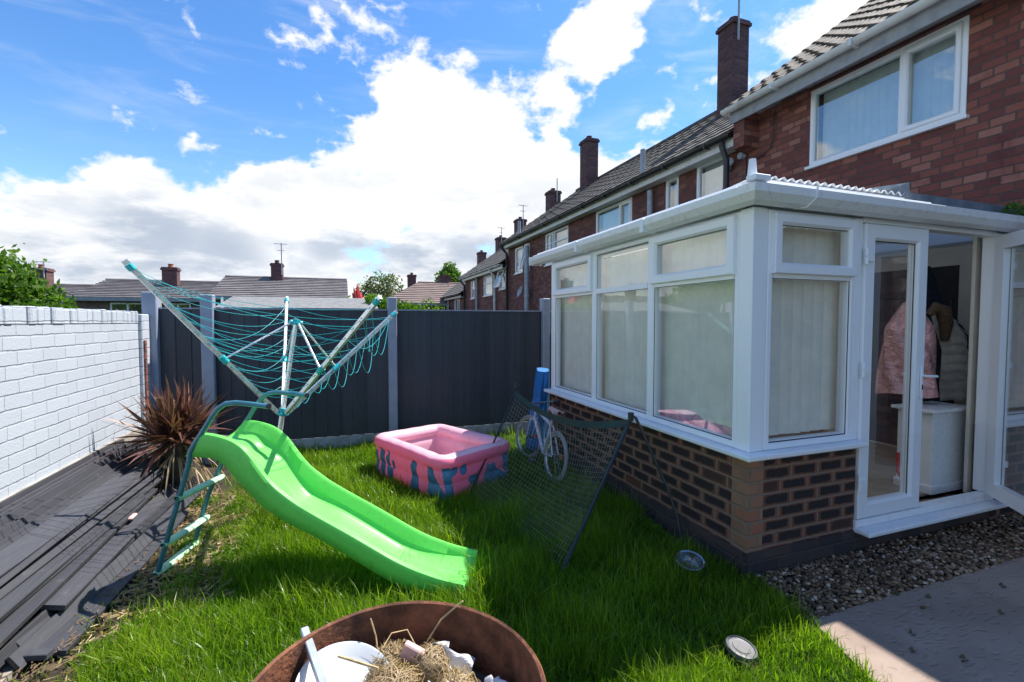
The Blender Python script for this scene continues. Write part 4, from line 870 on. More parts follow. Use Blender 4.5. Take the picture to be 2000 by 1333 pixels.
# ================================================================== CORDYLINE
cp = empty('cordyline', (-1.44, 5.05, 0), 'spiky purple-brown cordyline plant beside the dark boards', 'plant')
m = MB()
for k in range(6):
    a = k*1.05; m.tube([(-1.44+.03*math.cos(a), 5.05+.03*math.sin(a), 0), (-1.44+.05*math.cos(a), 5.05+.05*math.sin(a), .3), (-1.44+.09*math.cos(a), 5.05+.09*math.sin(a), .58)], [.045, .035, .03], 7)
m.build('stem', 'stem_brown', cp, smooth=True)
V = []; F = []; T = []
for hd_ in range(7):
    a0 = hd_*.9; hx, hy, hz = -1.44+.11*math.cos(a0), 5.05+.10*math.sin(a0), .52+.08*rnd.random()
    for i in range(52):
        az = rnd.uniform(0, 6.283); el = R(rnd.choice([rnd.uniform(50, 88), rnd.uniform(10, 60), rnd.uniform(-15, 30), rnd.uniform(35, 80)])); L = rnd.uniform(.34, .58)*(1.1 if el > 1 else 1); wv = rnd.uniform(.011, .024)
        d = Vector((math.cos(az)*math.cos(el), math.sin(az)*math.cos(el), math.sin(el))); side = d.cross(Vector((0,0,1))).normalized(); tw = side*math.cos(i)+d.cross(side)*math.sin(i)*.6; droop = rnd.uniform(.02, .12)*(1.4 if el < .5 else 1); tt = rnd.random()
        b = len(V); nS = 6
        for s_ in range(nS+1):
            t = s_/nS; p = Vector((hx, hy, hz))+d*L*t+Vector((0, 0, -droop*t*t)); ww_ = wv*(.45+1.9*t*(1-t)+.0)*(1-t**4)
            if p.x < -1.97: p.x = -1.97+rnd.uniform(0, .01)
            if p.z < .01: p.z = .01
            V += [p+tw*ww_, p-tw*ww_]; T += [tt, tt]
            if s_ < nS: F.append((b+s_*2, b+s_*2+1, b+s_*2+3, b+s_*2+2))
fastmesh('foliage', V, F, 'cordyline_leaf', cp, T)
V = []; F = []; T = []
for i in range(46):      # dead leaves hanging
    az = rnd.uniform(0, 6.283); r1 = rnd.uniform(.18, .42); z0 = rnd.uniform(.3, .5); b = len(V); wv = rnd.uniform(.008, .014); side = Vector((-math.sin(az), math.cos(az), 0)); tt = rnd.random()
    for s_ in range(6):
        t = s_/5; p = Vector((-1.44+math.cos(az)*(.06+r1*t), 5.05+math.sin(az)*(.06+r1*t), z0+.12*t-(z0+.10)*t*t)); V += [p+side*wv*(1-t*.8), p-side*wv*(1-t*.8)]; T += [tt, tt]
        if p.x < -1.95: V[-1].x = V[-2].x = -1.95
        if s_ < 5: F.append((b+s_*2, b+s_*2+1, b+s_*2+3, b+s_*2+2))
fastmesh('dead_leaves', V, F, 'straw_blade', cp, T)
# ================================================================== ROTARY AIRER
hubp = Vector((-.466, 4.207, .864)); topp = Vector((-.356, 4.22, 1.591)); axd = (topp-hubp).normalized(); basep = hubp-axd*.9
ra = empty('rotary_clothes_airer', (basep.x, basep.y, 0), 'half-folded metal rotary clothes dryer with turquoise cord, leaning behind the slide', 'clothes dryer')
m = MB(); m.tube([basep, hubp+axd*.02], .021, 14); m.tube([hubp, topp+axd*.03], .017, 14); m.build('pole', 'alu', ra, smooth=True)
m = MB(); m.tube([topp-axd*.02, topp+axd*.025], .03, 14); m.build('collar', 'teal_plastic', ra, smooth=True)
m = MB(); m.tube([hubp-axd*.03, hubp+axd*.03], .032, 14); m.tube([hubp-axd*.02, hubp-axd*.01], .05, 10); m.build('hub', 'teal_plastic', ra, smooth=True)
tips = [Vector((-1.257, 3.641, 1.943)), Vector((-.517, 5.182, 1.803)), Vector((.458, 4.618, 1.663)), Vector((.226, 3.426, 1.736))]
starts = []
for i, tp in enumerate(tips):
    d = (tp-hubp).normalized(); hor = (d-axd*d.dot(axd)).normalized(); s0 = hubp+hor*.045; starts.append(s0); m = MB(); d2_ = (tp-s0).normalized()
    up = axd.cross(d2_).normalized(); b = d2_.cross(up)
    V = []
    wa, wb = (.017, .011)
    for p in (s0, tp+d2_*.05):
        for (a, c) in ((-1,-1),(1,-1),(1,1),(-1,1)): V.append(p+up*a*wb+b*c*wa)
    m.add(V, [(0,1,2,3)[::-1],(4,5,6,7),(0,1,5,4),(1,2,6,5),(2,3,7,6),(3,0,4,7)]); a_ = m.build('arm', 'alu', ra)
    m = MB()
    for k in range(11):
        p = lerp(s0, tp, .12+.083*k); p = Vector(p); m = MB(); m.tube([p-up*.014, p+up*.014], .0055, 6); m.build('cord_guide', 'teal_plastic', a_)
    m = MB(); m.tube([tp-d2_*.02, tp+d2_*.02], .024, 10); m.build('cord_clip', 'teal_plastic', a_)
    m = MB(); q = s0+(tp-s0)*.42; m.tube([topp+hor*.03, q], .0085, 10); sx = m.build('strut', 'alu', ra, smooth=True)
    m = MB(); m.tube([q-d2_*.03, q+d2_*.03], .024, 10); m.tube([topp+hor*.02, topp+hor*.05], .016, 8); m.build('strut_clip', 'teal_plastic', sx, smooth=True)
m = MB(); order = [0, 1, 2, 3]
for k in range(0, 11):
    f_ = .12+.083*k
    for i in range(4):
        j = (i+1) % 4; A = starts[i].lerp(tips[i], f_); B = starts[j].lerp(tips[j], f_); dist = (A-B).length
        sag = dist*rnd.uniform(.05, .16) if not (i == 2) else dist*rnd.uniform(.22, .36)
        if k < 3 and i in (0, 3) and rnd.random() < .5: continue
        if rnd.random() < .15: sag *= 1.6
        sk = rnd.uniform(-.03, .03); pts_ = []
        for s_ in range(15):
            t = s_/14; p = A.lerp(B, t); p.z -= 4*sag*t*(1-t); p.x += sk*math.sin(t*math.pi); pts_.append(p)
        m.tube(pts_, .0019, 5, cap=False)
for (i, j, f1, f2, sg) in ((0, 3, 1, .8, .10), (0, 1, .6, .95, .16), (0, 2, .9, .97, .10), (0, 3, .5, .55, .07), (0, 2, .6, .62, .1), (2, 3, .95, .7, .16), (2, 3, .75, .9, .2)):
    A = starts[i].lerp(tips[i], f1); B = starts[j].lerp(tips[j], f2); m.tube([Vector((*(A.lerp(B, s_/14))[:2], A.lerp(B, s_/14).z-4*sg*(s_/14)*(1-s_/14))) for s_ in range(15)], .0019, 5, cap=False)
m.build('cord', 'teal_plastic', ra, smooth=True)
# ================================================================== SLIDE
ntp = np.array(W(-1.958, 2.85)); axs = np.array([.89419, -.44769]); nrm = np.array([.44769, .89419]); SW = .40
sd = empty('garden_slide', (float(ntp[0]), float(ntp[1]), 0), 'lime green plastic children\'s slide with teal metal ladder on the lawn', 'slide')
rim = [(-.02,.905),(.074,.912),(.164,.904),(.284,.871),(.373,.805),(.433,.715),(.52,.612),(.669,.509),(.828,.427),(.985,.351),(1.14,.271),(1.272,.202),(1.395,.152),(1.547,.108),(1.70,.082)]
bot = [(-.043,.777),(.03,.775),(.12,.772),(.238,.769),(.287,.69),(.344,.60),(.452,.489),(.613,.395),(.773,.330),(.931,.25),(1.087,.165),(1.241,.084),(1.354,.035),(1.52,.0),(1.69,-.01)]
def interp(P_, s):
    for i in range(len(P_)-1):
        if s <= P_[i+1][0] or i == len(P_)-2: t = (s-P_[i][0])/(P_[i+1][0]-P_[i][0]); return P_[i][1]+(P_[i+1][1]-P_[i][1])*t
def smoothprof(P_, s): return sum(interp(P_, min(max(s+o, -.04), 1.70)) for o in (-.045, -.02, 0, .02, .045))/5
def spt(s, o, z): return (ntp[0]+axs[0]*s+nrm[0]*o, ntp[1]+axs[1]*s+nrm[1]*o, z)
cross = []   # cross-section: (offset across, height selector 0 = bottom skirt, 1 = rim, 2 = floor)
nS = 110; V = []; F = []
for i in range(nS+1):
    s = .072+1.628*i/nS; zr_ = smoothprof(rim, s); zb = smoothprof(bot, s); dep = min(.15, max(.05, (zr_-zb)*.95)); dep = dep*(1 if s > .42 else .75+.25*max(0, (s-.2)/.22) if s > .2 else .75); fl = max(zr_-dep*(1 if s < 1.2 else 1-.45*(s-1.2)/.5), .028)
    
    th = .012; sec = [(0, zb), (-.004, (zb+zr_)/2), (-.012, zr_-.014), (-.006, zr_), (.012, zr_+.004), (.022, zr_-.008), (.034, fl+(zr_-fl)*.35), (.055, fl+.014), (.085, fl), (SW/2, fl-.006)]
    sec = sec+[(SW-a, z) for a, z in sec[::-1][1:]]
    for a, z in sec: V.append(spt(s-.115*max(0, (zr_-z)/(zr_-zb+1e-6))*max(0, 1-(s-.072)/.3), a, z))
m_ = len(sec)
F = [(i*m_+j, i*m_+j+1, (i+1)*m_+j+1, (i+1)*m_+j) for i in range(nS) for j in range(m_-1)]
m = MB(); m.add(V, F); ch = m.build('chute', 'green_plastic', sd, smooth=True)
so_ = ch.modifiers.new('s', 'SOLIDIFY'); so_.thickness = .006; so_.offset = 1
m = MB()
for k in range(3): m.box(-.012, .012, -.004, .004, -.012, .012, Matrix.Translation(spt(.10+.09*k, SW-.018, .865-.012*k)) @ Matrix.Rotation(YAW, 4, 'Z'), bev=.003)
m.tube([spt(.0, -.012, .80), spt(.0, -.002, .80)], .009, 8); m.build('bolt', 'grey_plastic', sd)
for o in (-.006, SW+.006):
    dl = 0 if o < 0 else -.10
    pts_ = [(-.27+dl, -.02), (-.20+dl, .19), (-.133+dl, .391), (-.06+dl*.7, .60), (-.02+dl*.5, .72), (-.005, .80), (.03, .86), (.083, .93), (.15, 1.03), (.19, 1.075), (.235, 1.103), (.30, 1.112), (.40, 1.105), (.51, 1.095)]
    m = MB(); m.tube([spt(a, o, z) for a, z in pts_], .0155, 12); rr_ = m.build('side_rail', 'teal_metal', sd, smooth=True); m = MB(); m.tube([spt(.508, o, 1.095), spt(.522, o, 1.094)], .017, 12); m.build('end_cap', 'black_plastic', rr_, smooth=True)
for (s0, z0, s1, z1) in ((-.085, .516, -.15, .50), (-.19, .22, -.27, .205), (-.25, .03, -.36, .02)):
    m = MB(); A = Vector(spt(s0, -.03, z0)); B = Vector(spt(s1, SW+.035, z1)); d = (B-A).normalized(); f3 = Vector((axs[0], axs[1], 0)); f3 = (f3-d*f3.dot(d)).normalized(); u3 = d.cross(f3)
    if u3.z < 0: u3 = -u3
    L = (B-A).length
    def fs(u, v):
        a = u*2*math.pi; t = v; wl = .034*(min(1, .5+6*min(t, 1-t))); return tuple(A+d*L*t+f3*math.cos(a)*wl+u3*math.sin(a)*.016+u3*.01*math.sin(a*1)*0)
    m.grid(fs, 20, 20, True); m.build('step', 'step_plastic', sd, smooth=True)
# ================================================================== PADDLING POOL
pc = [np.array(p) for p in ((.80, 4.02), (1.60, 4.42), (1.09, 5.56), (.28, 5.17))]
pl = empty('paddling_pool', (.95, 4.8, 0), 'pink inflatable rectangular paddling pool with blue seaweed print on the lawn', 'paddling pool')
def roundrect(cn, rad, nseg):
    out = []; n4 = len(cn)
    for i in range(n4):
        p0, p1, p2 = cn[i-1], cn[i], cn[(i+1) % n4]; a = (p0-p1)/np.linalg.norm(p0-p1); b = (p2-p1)/np.linalg.norm(p2-p1); A = p1+a*rad; B = p1+b*rad
        for k in range(nseg+1): t = k/nseg; out.append((1-t)**2*A+2*t*(1-t)*p1+t*t*B)
        nx_ = p2; C_ = p2-(p2-p1)/np.linalg.norm(p2-p1)*rad
        for k in range(1, 40): out.append(B+(C_-B)*k/40)
    return out
path = roundrect(pc, .17, 14); m_ = len(path); cen = sum(path)/m_; per = [0]
for i in range(m_): per.append(per[-1]+float(np.linalg.norm(path[(i+1) % m_]-path[i])))
PER = per[-1]; print('pool per', PER, [round(per[i*54+7], 3) for i in range(4)])
fp = (-.0, 0)
pr_out = []   # (offset outward, z, matindex)
def bulge(z0, z1, r0, n_): return [(r0*math.sin(math.pi*k/n_), z0+(z1-z0)*k/n_) for k in range(n_)]
prof = bulge(.0, .14, .014, 16)+bulge(.14, .26, .014, 16)+[(0.003, .26)]
topc = (-.045, .315, .075)
for k in range(21):
    a = R(-140)+R(-140+0)*0; ang = R(-42+k*(180+96)/20); prof.append((topc[0]+topc[2]*math.cos(ang), topc[1]+topc[2]*.86*math.sin(ang)))
prof += [(-.10+.0, .25), (-.125, .19), (-.105, .125), (-.125, .07), (-.10, .02)]
def seg(p, a, b, r):
    ax_, ay_ = a; bx, by = b; dx_, dy_ = bx-ax_, by-ay_; t = max(0, min(1, ((p[0]-ax_)*dx_+(p[1]-ay_)*dy_)/(dx_*dx_+dy_*dy_+1e-9))); return math.hypot(p[0]-ax_-t*dx_, p[1]-ay_-t*dy_) < r
def tri(p, a, b, c):
    s = lambda q, w_, e: (q[0]-e[0])*(w_[1]-e[1])-(w_[0]-e[0])*(q[1]-e[1])
    d1_, d2_, d3_ = s(p, a, b), s(p, b, c), s(p, c, a); return not ((d1_ < 0 or d2_ < 0 or d3_ < 0) and (d1_ > 0 or d2_ > 0 or d3_ > 0))
def motif(q):        # q = (along, z) seaweed motif
    q = (q[0]/1.35, q[1]/1.4); x, z = q
    return (seg(q, (.10, 0), (.05, .16), .035) or seg(q, (.05, .10), (.06, .17), .03) or seg(q, (.24, .24), (.25, .2), .03) or tri(q, (.215, .25), (.27, .2), (.40, -.02)) or tri(q, (.22, .24), (.23, .0), (.42, -.02))
            or seg(q, (.40, .02), (.36, .26), .026) or seg(q, (.40, .16), (.43, .18), .024) or seg(q, (.50, .17), (.501, .171), .032) or seg(q, (.59, .10), (.60, .09), .04) and z < .12 or tri(q, (.03, .1), (.16, .0), (.0, .0)))
def motif2(q):
    q = (q[0]/1.35, q[1]/1.4)
    return (seg(q, (.06, .02), (.05, .14), .03) or seg(q, (.15, .04), (.14, .16), .035) or seg(q, (.13, .16), (.12, .24), .02) or seg(q, (.24, .02), (.22, .14), .024) or seg(q, (.24, .14), (.22, .22), .012) or seg(q, (.30, .10), (.30, .13), .018) or seg(q, (.25, .02), (.27, .06), .03))
def motif3(q):
    q = (q[0]/1.2, q[1]/1.15)
    return (seg(q, (.04, .04), (.12, .16), .035) or tri(q, (.06, .2), (.28, .08), (.0, .02)) or seg(q, (.28, .22), (.29, .14), .05) or tri(q, (.22, .16), (.36, .16), (.38, .02)) or seg(q, (.2, .06), (.4, .05), .03))
def scal(z): return 1+0*z
V = []; F = []; MI = []; np_ = len(prof)
# near-edge resampling for print sharpness
S = int(PER/.007); Pp = []
cum = np.array(per[:-1]+[PER]); arr = np.array(path+[path[0]])
for i in range(S): t = PER*i/S; Pp.append((np.interp(t, cum, arr[:, 0]), np.interp(t, cum, arr[:, 1]), t))
fine = []
for i in range(len(prof)-1):
    n_ = 3 if i < 33 else 1
    for k in range(n_): fine.append(lerp(prof[i], prof[i+1], k/n_))
fine.append(prof[-1]); nf_ = len(fine)
corner_s = per[7]      # arc position of near corner (first corner)
# orientation: path runs corner0(near) -> corner1(right) -> far -> left
for i, (x, y, t) in enumerate(Pp):
    p0 = Pp[i-1]; p1 = Pp[(i+1) % S]; tx, ty = p1[0]-p0[0], p1[1]-p0[1]; l = math.hypot(tx, ty); ox, oy = ty/l, -tx/l
    wob = 1+.05*math.sin(t*5)
    for a, z in fine: V.append((x+ox*a*wob, y+oy*a*wob, z*(1.06+.03*math.sin(t*2.3))+.0012*math.sin(t*31+z*30)*(1 if z > .02 else 0)))
for i in range(S):
    t = Pp[i][2]; right = (t-corner_s) % PER; left = (corner_s-t) % PER
    for j in range(nf_-1):
        i2 = (i+1) % S; F.append((i*nf_+j, i2*nf_+j, i2*nf_+j+1, i*nf_+j+1)); z = fine[j][1]; mi = 0
        if j >= 99+6: mi = 1
        if j < 100:
            if motif((left-.0-.0 if left < PER/2 else -right) and ((.48-left) if left < PER/2 else .48+right, z)) : mi = 2
            elif left < PER/2 and motif2((1.18-left, z)): mi = 2
            elif right < PER/2 and motif3((right-.42, z)): mi = 2
            elif right > 1.0 and left > 1.3 and motif(((t*1.0) % .8, z)): mi = 2
        MI.append(mi)
m = MB(); m.v = V; m.f = F; m.mi = MI; m.build('inflatable_wall', ['pink_vinyl', 'pale_pink_vinyl', 'blue_print'], pl, smooth=True)
m = MB(); inn = roundrect([cen+(c-cen)*.92 for c in pc], .12, 8); m.add([(float(p[0]), float(p[1]), .025) for p in inn], [tuple(range(len(inn)))]); m.build('floor', 'pale_pink_vinyl', pl)
# ================================================================== GOAL NET
TL, TR, BR, BL = Vector((1.75,4.731,.85)), Vector((2.0,2.958,.865)), Vector((1.276,2.622,.0)), Vector((1.032,4.009,.0))
gn = empty('goal_net', (1.5, 3.5, 0), 'small collapsed football goal with sagging net leaning in front of the bicycle', 'goal net')
def netp(u, v):      # u along the top from TL to TR, v down
    top = TL.lerp(TR, u); top.z -= 4*.16*u*(1-u)*(1-.25*u); bt = BL.lerp(BR, u); bt.z += .01; p = top.lerp(bt, v); k = math.sin(u*math.pi)*math.sin(v*math.pi); return p+Vector((.16*k, .02*k, -.10*k))
m = MB(); nu, nv = 42, 27
for i in range(nu+1): m.tube([netp(i/nu, j/16) for j in range(17)], .0012, 4, cap=False)
for j in range(nv+1): m.tube([netp(i/20, j/nv) for i in range(21)], .0012, 4, cap=False)
m.build('net', 'net_cord', gn)
m = MB(); m.grid(lambda u, v: tuple(netp(u, v*.055)+Vector((-.004, 0, .012))), 30, 2); m.grid(lambda u, v: tuple(netp(1-.022*u, v)+Vector((-.004, -.003, .004))), 2, 24); m.build('net_band', 'net_band', gn, smooth=True)
m = MB(); m.tube([TL+Vector((0, .02, .06)), netp(0, 0), netp(0, .5), netp(0, 1)+Vector((-.03, -.02, 0))], .009, 8); m.build('pole', 'black_plastic', gn, smooth=True); m = MB(); m.tube([TR+Vector((0, 0, .04)), TR, netp(1, .5), netp(1, 1)], .010, 8); m.build('pole', 'black_plastic', gn, smooth=True); m = MB()
m.tube([TR+Vector((0, 0, .04)), TR+Vector((.03, -.02, .02)), Vector((2.12, 2.89, .66)), Vector((2.20, 2.79, .40)), Vector((2.235, 2.72, .2)), Vector((2.24, 2.66, 0))], .011, 8); m.build('guy_cord', 'black_plastic', gn, smooth=True)
m = MB(); m.tube([TR+Vector((0, 0, .0)), TR+Vector((0, 0, .06))], .022, 10); m.build('corner_joint', 'black_plastic', gn, smooth=True); m = MB(); m.tube([TL+Vector((0, .0, .03)), TL+Vector((0, .02, .09))], .022, 10); m.build('corner_joint', 'black_plastic', gn, smooth=True)
# ================================================================== BICYCLE
bk = empty('bicycle', (1.98, 4.6, 0), 'small white and lilac children\'s bicycle leaning against the conservatory base', 'bicycle')
LEAN = R(7)
def B3(s, z, x=0.): return Vector((1.96+.05*s+math.sin(LEAN)*z+x, 4.24+s*.84, z*math.cos(LEAN)))      # s=0 rear axle, 1 front axle
def wheel(s, steer=0):
    c = B3(s, .25); ax_ = Vector((math.cos(LEAN), 0, -math.sin(LEAN))); ax_ = Matrix.Rotation(R(steer), 3, 'Z') @ ax_; e1 = Vector((0, 0, 1)); e1 = (e1-ax_*e1.dot(ax_)).normalized(); e2 = ax_.cross(e1)
    m = MB(); m.tube([c+(e1*math.cos(a)+e2*math.sin(a))*.235 for a in [2*math.pi*k/40 for k in range(40)]], .019, 8, closed=True); wh = m.build('wheel', 'tyre', bk, smooth=True)
    m = MB(); m.tube([c+(e1*math.cos(a)+e2*math.sin(a))*.214 for a in [2*math.pi*k/40 for k in range(40)]], .010, 6, closed=True); m.build('rim', 'alu', wh, smooth=True)
    m = MB()
    for k in range(18): a = 2*math.pi*k/18; m.tube([c+ax_*.02*(1 if k % 2 else -1), c+(e1*math.cos(a)+e2*math.sin(a))*.21], .0012, 4)
    m.tube([c-ax_*.04, c+ax_*.04], .016, 8); m.build('spokes', 'steel', wh)
    m = MB(); q = c+e1*.03+e2*.12; m.box(-.012, .012, -.03, .03, -.02, .02, Matrix.Translation(q)); m.build('reflector', 'terracotta', wh)
wheel(0); wheel(1, 14)
hd0, hd1 = B3(.86, .50), B3(.82, .60); bb = B3(.40, .20); st = B3(.24, .52)
m = MB(); m.tube([hd0, hd1], .017, 10); m.tube([hd0, bb], .021, 10); m.tube([hd1, st], .017, 10); m.tube([bb, B3(.22, .58)], .015, 10)
for o in (-.035, .035): m.tube([bb+Vector((o*.6, 0, 0)), B3(0, .25, o)], .009, 8); m.tube([st+Vector((o*.5, 0, 0)), B3(0, .25, o)], .008, 8); m.tube([hd0, hd0+Vector((o*1.2, .02, -.02)), B3(1, .25, o)], .011, 8)
m.build('frame', 'bike_paint', bk, smooth=True)
m = MB(); m.tube([hd1, B3(.80, .66)], .012, 8); hb = B3(.79, .68); m.tube([hb+Vector((-.22, -.07, .02)), hb+Vector((-.10, -.0, .0)), hb, hb+Vector((.08, .0, .0)), hb+Vector((.17, -.07, .02))], .010, 8); m.build('handlebar', 'steel', bk, smooth=True)
m = MB()
for (o, s_) in ((-.22, -1), (.17, 1)): m.tube([hb+Vector((o, -.07, .02)), hb+Vector((o+s_*.03, -.13, .025))], .015, 8)
m.build('grip', 'black_plastic', bk, smooth=True)
m = MB(); m.tube([B3(.22, .56), B3(.20, .66)], .010, 8); m.build('seat_post', 'steel', bk, smooth=True)
m = MB(); c = B3(.20, .68)
m.grid(lambda u, v: tuple(c+Vector(((.028+.05*max(0, v-.35)**.8*1.2)*math.cos(u*6.283)*math.sin(max(.05, min(1, v*8))*1.57)*(1 if v < .97 else .3), .12-.24*v, .022*math.sin(u*6.283)+.008*math.cos(v*3)))), 16, 14, True); m.build('saddle', 'pink_paper', bk, smooth=True)
m = MB(); ax_ = Vector((1, 0, 0)); m.lathe([(.06, -.004), (.065, 0), (.06, .004)], bb+Vector((-.05, 0, 0)), 20, Matrix.Rotation(R(90), 3, 'Y')); m.tube([bb+Vector((-.06, 0, 0)), bb+Vector((-.07, .05, -.09))], .008, 6); m.tube([bb+Vector((.06, 0, 0)), bb+Vector((.07, -.05, .09))], .008, 6); m.build('crank', 'grey_plastic', bk); m = MB(); m.box(-.04, .03, -.03, .03, -.01, .01, Matrix.Translation(bb+Vector((-.10, .05, -.09)))); m.build('pedal', 'grey_plastic', bk)
# ================================================================== BLUE ROLLED MAT
def matr(u, v): a = u*6.283; r_ = (.125-.045*min(1, v*1.6)+.012*math.sin(a*4+v*6)+.006*math.sin(a*9)); return (2.22+.11*v+r_*math.cos(a), 5.34+r_*math.sin(a), .02+.98*v+.02*math.sin(a))
m = MB(); m.grid(matr, 40, 24, True); m.add([matr(k/40, 1) for k in range(40)], [tuple(range(40))]); tag(m.build('rolled_mat', 'blue_mat', smooth=True), 'bright blue rolled mat standing at the far corner of the conservatory', 'rolled mat')
# ================================================================== BOWLS
def bowl(name, label, x, y, r, h_, mat, tilt, z, up=True, cat='bowl'):
    m = MB(); M = Matrix.Rotation(R(tilt[0]), 3, 'X') @ Matrix.Rotation(R(tilt[1]), 3, 'Y')
    pr = [(0, .004), (r*.70, .004), (r*.76, .008), (r*.90, h_-.006), (r, h_), (r+.004, h_-.004), (r*.95, h_-.010), (r*.80, .006), (r*.7, 0), (0, 0)]
    if not up: pr = [(0, h_), (r*.55, h_), (r*.57, h_-.003), (r*.80, h_-.002), (r*.84, h_+.003), (r*.97, h_), (r, h_-.008), (r, 0), (r*.96, 0)]
    m.lathe(pr, (x, y, z), 40, M); return tag(m.build(name, mat, smooth=True), label, cat)
bowl('metal_bowl', 'shiny steel pet bowl tilted in the shaded grass near the brick base', 2.04, 2.36, .085, .062, 'steel', (12, -6), .045)
bowl('plastic_lid', 'round grey plastic lid lying in the sunlit grass near the slab path', 1.74, 1.66, .071, .020, 'grey_plastic', (10, 6), .055, False, 'lid')
# ================================================================== FIRE DRUM
DC = (.094, .969); DR = .308; DZ = .84
dr = empty('rusty_drum', (DC[0], DC[1], 0), 'rusty open steel drum full of rubbish in the foreground', 'drum')
m = MB(); m.lathe([(DR-.02, .0), (DR, .01), (DR, .28), (DR+.010, .29), (DR+.010, .31), (DR, .32), (DR, .56), (DR+.010, .57), (DR+.010, .59), (DR, .60), (DR, DZ-.015), (DR+.004, DZ-.006), (DR, DZ), (DR-.006, DZ-.004), (DR-.005, DZ-.03), (DR-.005, .3), (0, .3)], (*DC, 0), 90)
m.v = [(x+.002*math.sin(z*9+y*14), y+.002*math.sin(x*15), z) for x, y, z in m.v]; m.build('barrel', 'rust', dr, smooth=True)
def heap(u, v): a = u*6.283; r_ = v*(DR-.01); return (DC[0]+r_*math.cos(a), DC[1]+r_*math.sin(a), .675+.025*math.sin(a*3+r_*20)*v+.03*(1-v)+.02*math.sin(a*7)*v)
m = MB(); m.grid(heap, 60, 16, True); tag(m.build('ash_heap', 'ash', smooth=True), 'dark ash and soil filling the rusty drum', 'ash', kind='stuff')
def clump(label, cx, cy, cz, r, n_, seed, L=(.04, .12)):
    rg = random.Random(seed); V = []; F = []; T = []
    for i in range(int(n_*1.9)):
        d = Vector((rg.gauss(0, 1), rg.gauss(0, 1), rg.gauss(0, .7))).normalized(); p = Vector((cx, cy, cz))+d*r*rg.random()**.35*(1+.25*math.sin(d.x*7+seed)*math.sin(d.y*6)); l = rg.uniform(*L)
        tdir = (d.cross(Vector((rg.gauss(0, 1), rg.gauss(0, 1), rg.gauss(0, 1))))+d*.25*rg.random()).normalized(); wv = rg.uniform(.0005, .0012); sd_ = tdir.cross(d).normalized(); b = len(V); tt = rg.random()
        for s_ in range(5):
            t = s_/4-.5; q = p+tdir*l*t-d*l*t*t*1.6; V += [q+sd_*wv, q-sd_*wv]; T += [tt, tt]
            if s_ < 4: F.append((b+s_*2, b+s_*2+1, b+s_*2+3, b+s_*2+2))
    o = fastmesh('dry_grass_clump', V, F, 'straw_blade', tint=T); return tag(o, label, 'dry grass', 'clumps of dry grass in the drum')
clump('straw clump against the far side of the drum, left of the pink carton', .105, 1.20, .72, .05, 1300, 1)
clump('large straw clump in the front middle of the drum, beside the white bowl', .095, 1.09, .72, .075, 2600, 2)
clump('straw clump just right of the pink carton in the drum', .195, 1.15, .735, .05, 1500, 3, (.03, .09))
clump('low straw clump in the right front part of the drum', .235, 1.05, .71, .065, 1800, 4)
clump('small brown straw clump lying inside the white bowl', -.045, 1.09, .745, .035, 900, 5, (.02, .06))
m = MB(); M = Matrix.Rotation(R(16), 3, 'X') @ Matrix.Rotation(R(8), 3, 'Y'); m.lathe([(0, 0), (.06, .0), (.09, .018), (.103, .04), (.108, .042), (.110, .038), (.095, .010), (.062, -.007), (0, -.007)], (-.012, 1.14, .722), 48, M); tag(m.build('white_bowl', 'enamel', smooth=True), 'large white plastic bowl thrown into the rusty drum', 'bowl')
m = MB(); m.box(-.009, .009, -.17, .10, -.009, .009, Matrix.Translation((-.072, 1.16, .81)) @ Matrix.Rotation(R(17), 4, 'Z') @ Matrix.Rotation(R(12), 4, 'X'), bev=.002); tag(m.build('metal_bar', 'silver_paint'), 'square grey metal bar leaning across the white bowl in the drum', 'bar')
m = MB(); m.box(-.028, .028, -.010, .010, -.05, .035, Matrix.Translation((.150, 1.165, .755)) @ Matrix.Rotation(R(-30), 4, 'Z') @ Matrix.Rotation(R(22), 4, 'Y'), bev=.003); tag(m.build('carton', ['pink_paper']), 'crumpled pink and white carton standing in the drum between straw clumps', 'carton')
def scrap(label, cx, cy, cz, sx, sy, seed, mat='paper', rot=(0, 0, 0)):
    rg = random.Random(seed); M = Matrix.Translation((cx, cy, cz)) @ Matrix.Rotation(R(rot[2]), 4, 'Z') @ Matrix.Rotation(R(rot[0]), 4, 'X') @ Matrix.Rotation(R(rot[1]), 4, 'Y'); ph = [rg.uniform(0, 6) for _ in range(4)]
    m = MB(); m.grid(lambda u, v: tuple(M @ Vector(((u-.5)*sx, (v-.5)*sy, .010*math.sin(u*9+ph[0])+.010*math.sin(v*8+ph[1]+u*4)+.02*abs(u-.5)))), 14, 14); return tag(m.build('paper_scrap', mat, smooth=False), label, 'paper', 'paper scraps in the drum')
scrap('white and blue paper scrap right of the pink carton', .255, 1.125, .735, .085, .06, 1, rot=(35, 10, -35))
scrap('folded white paper at the right edge of the drum', .325, 1.03, .72, .06, .06, 2, rot=(35, 30, 10))
scrap('crumpled white paper left of the white bowl', -.135, 1.17, .70, .045, .06, 3, rot=(40, -30, 0))
scrap('pale paper scrap in the very front of the drum', .20, 1.03, .75, .06, .04, 4, rot=(-10, 15, 20))
scrap('grey torn paper behind the blue and white scrap', .225, 1.175, .745, .05, .05, 6, rot=(60, 0, -20))
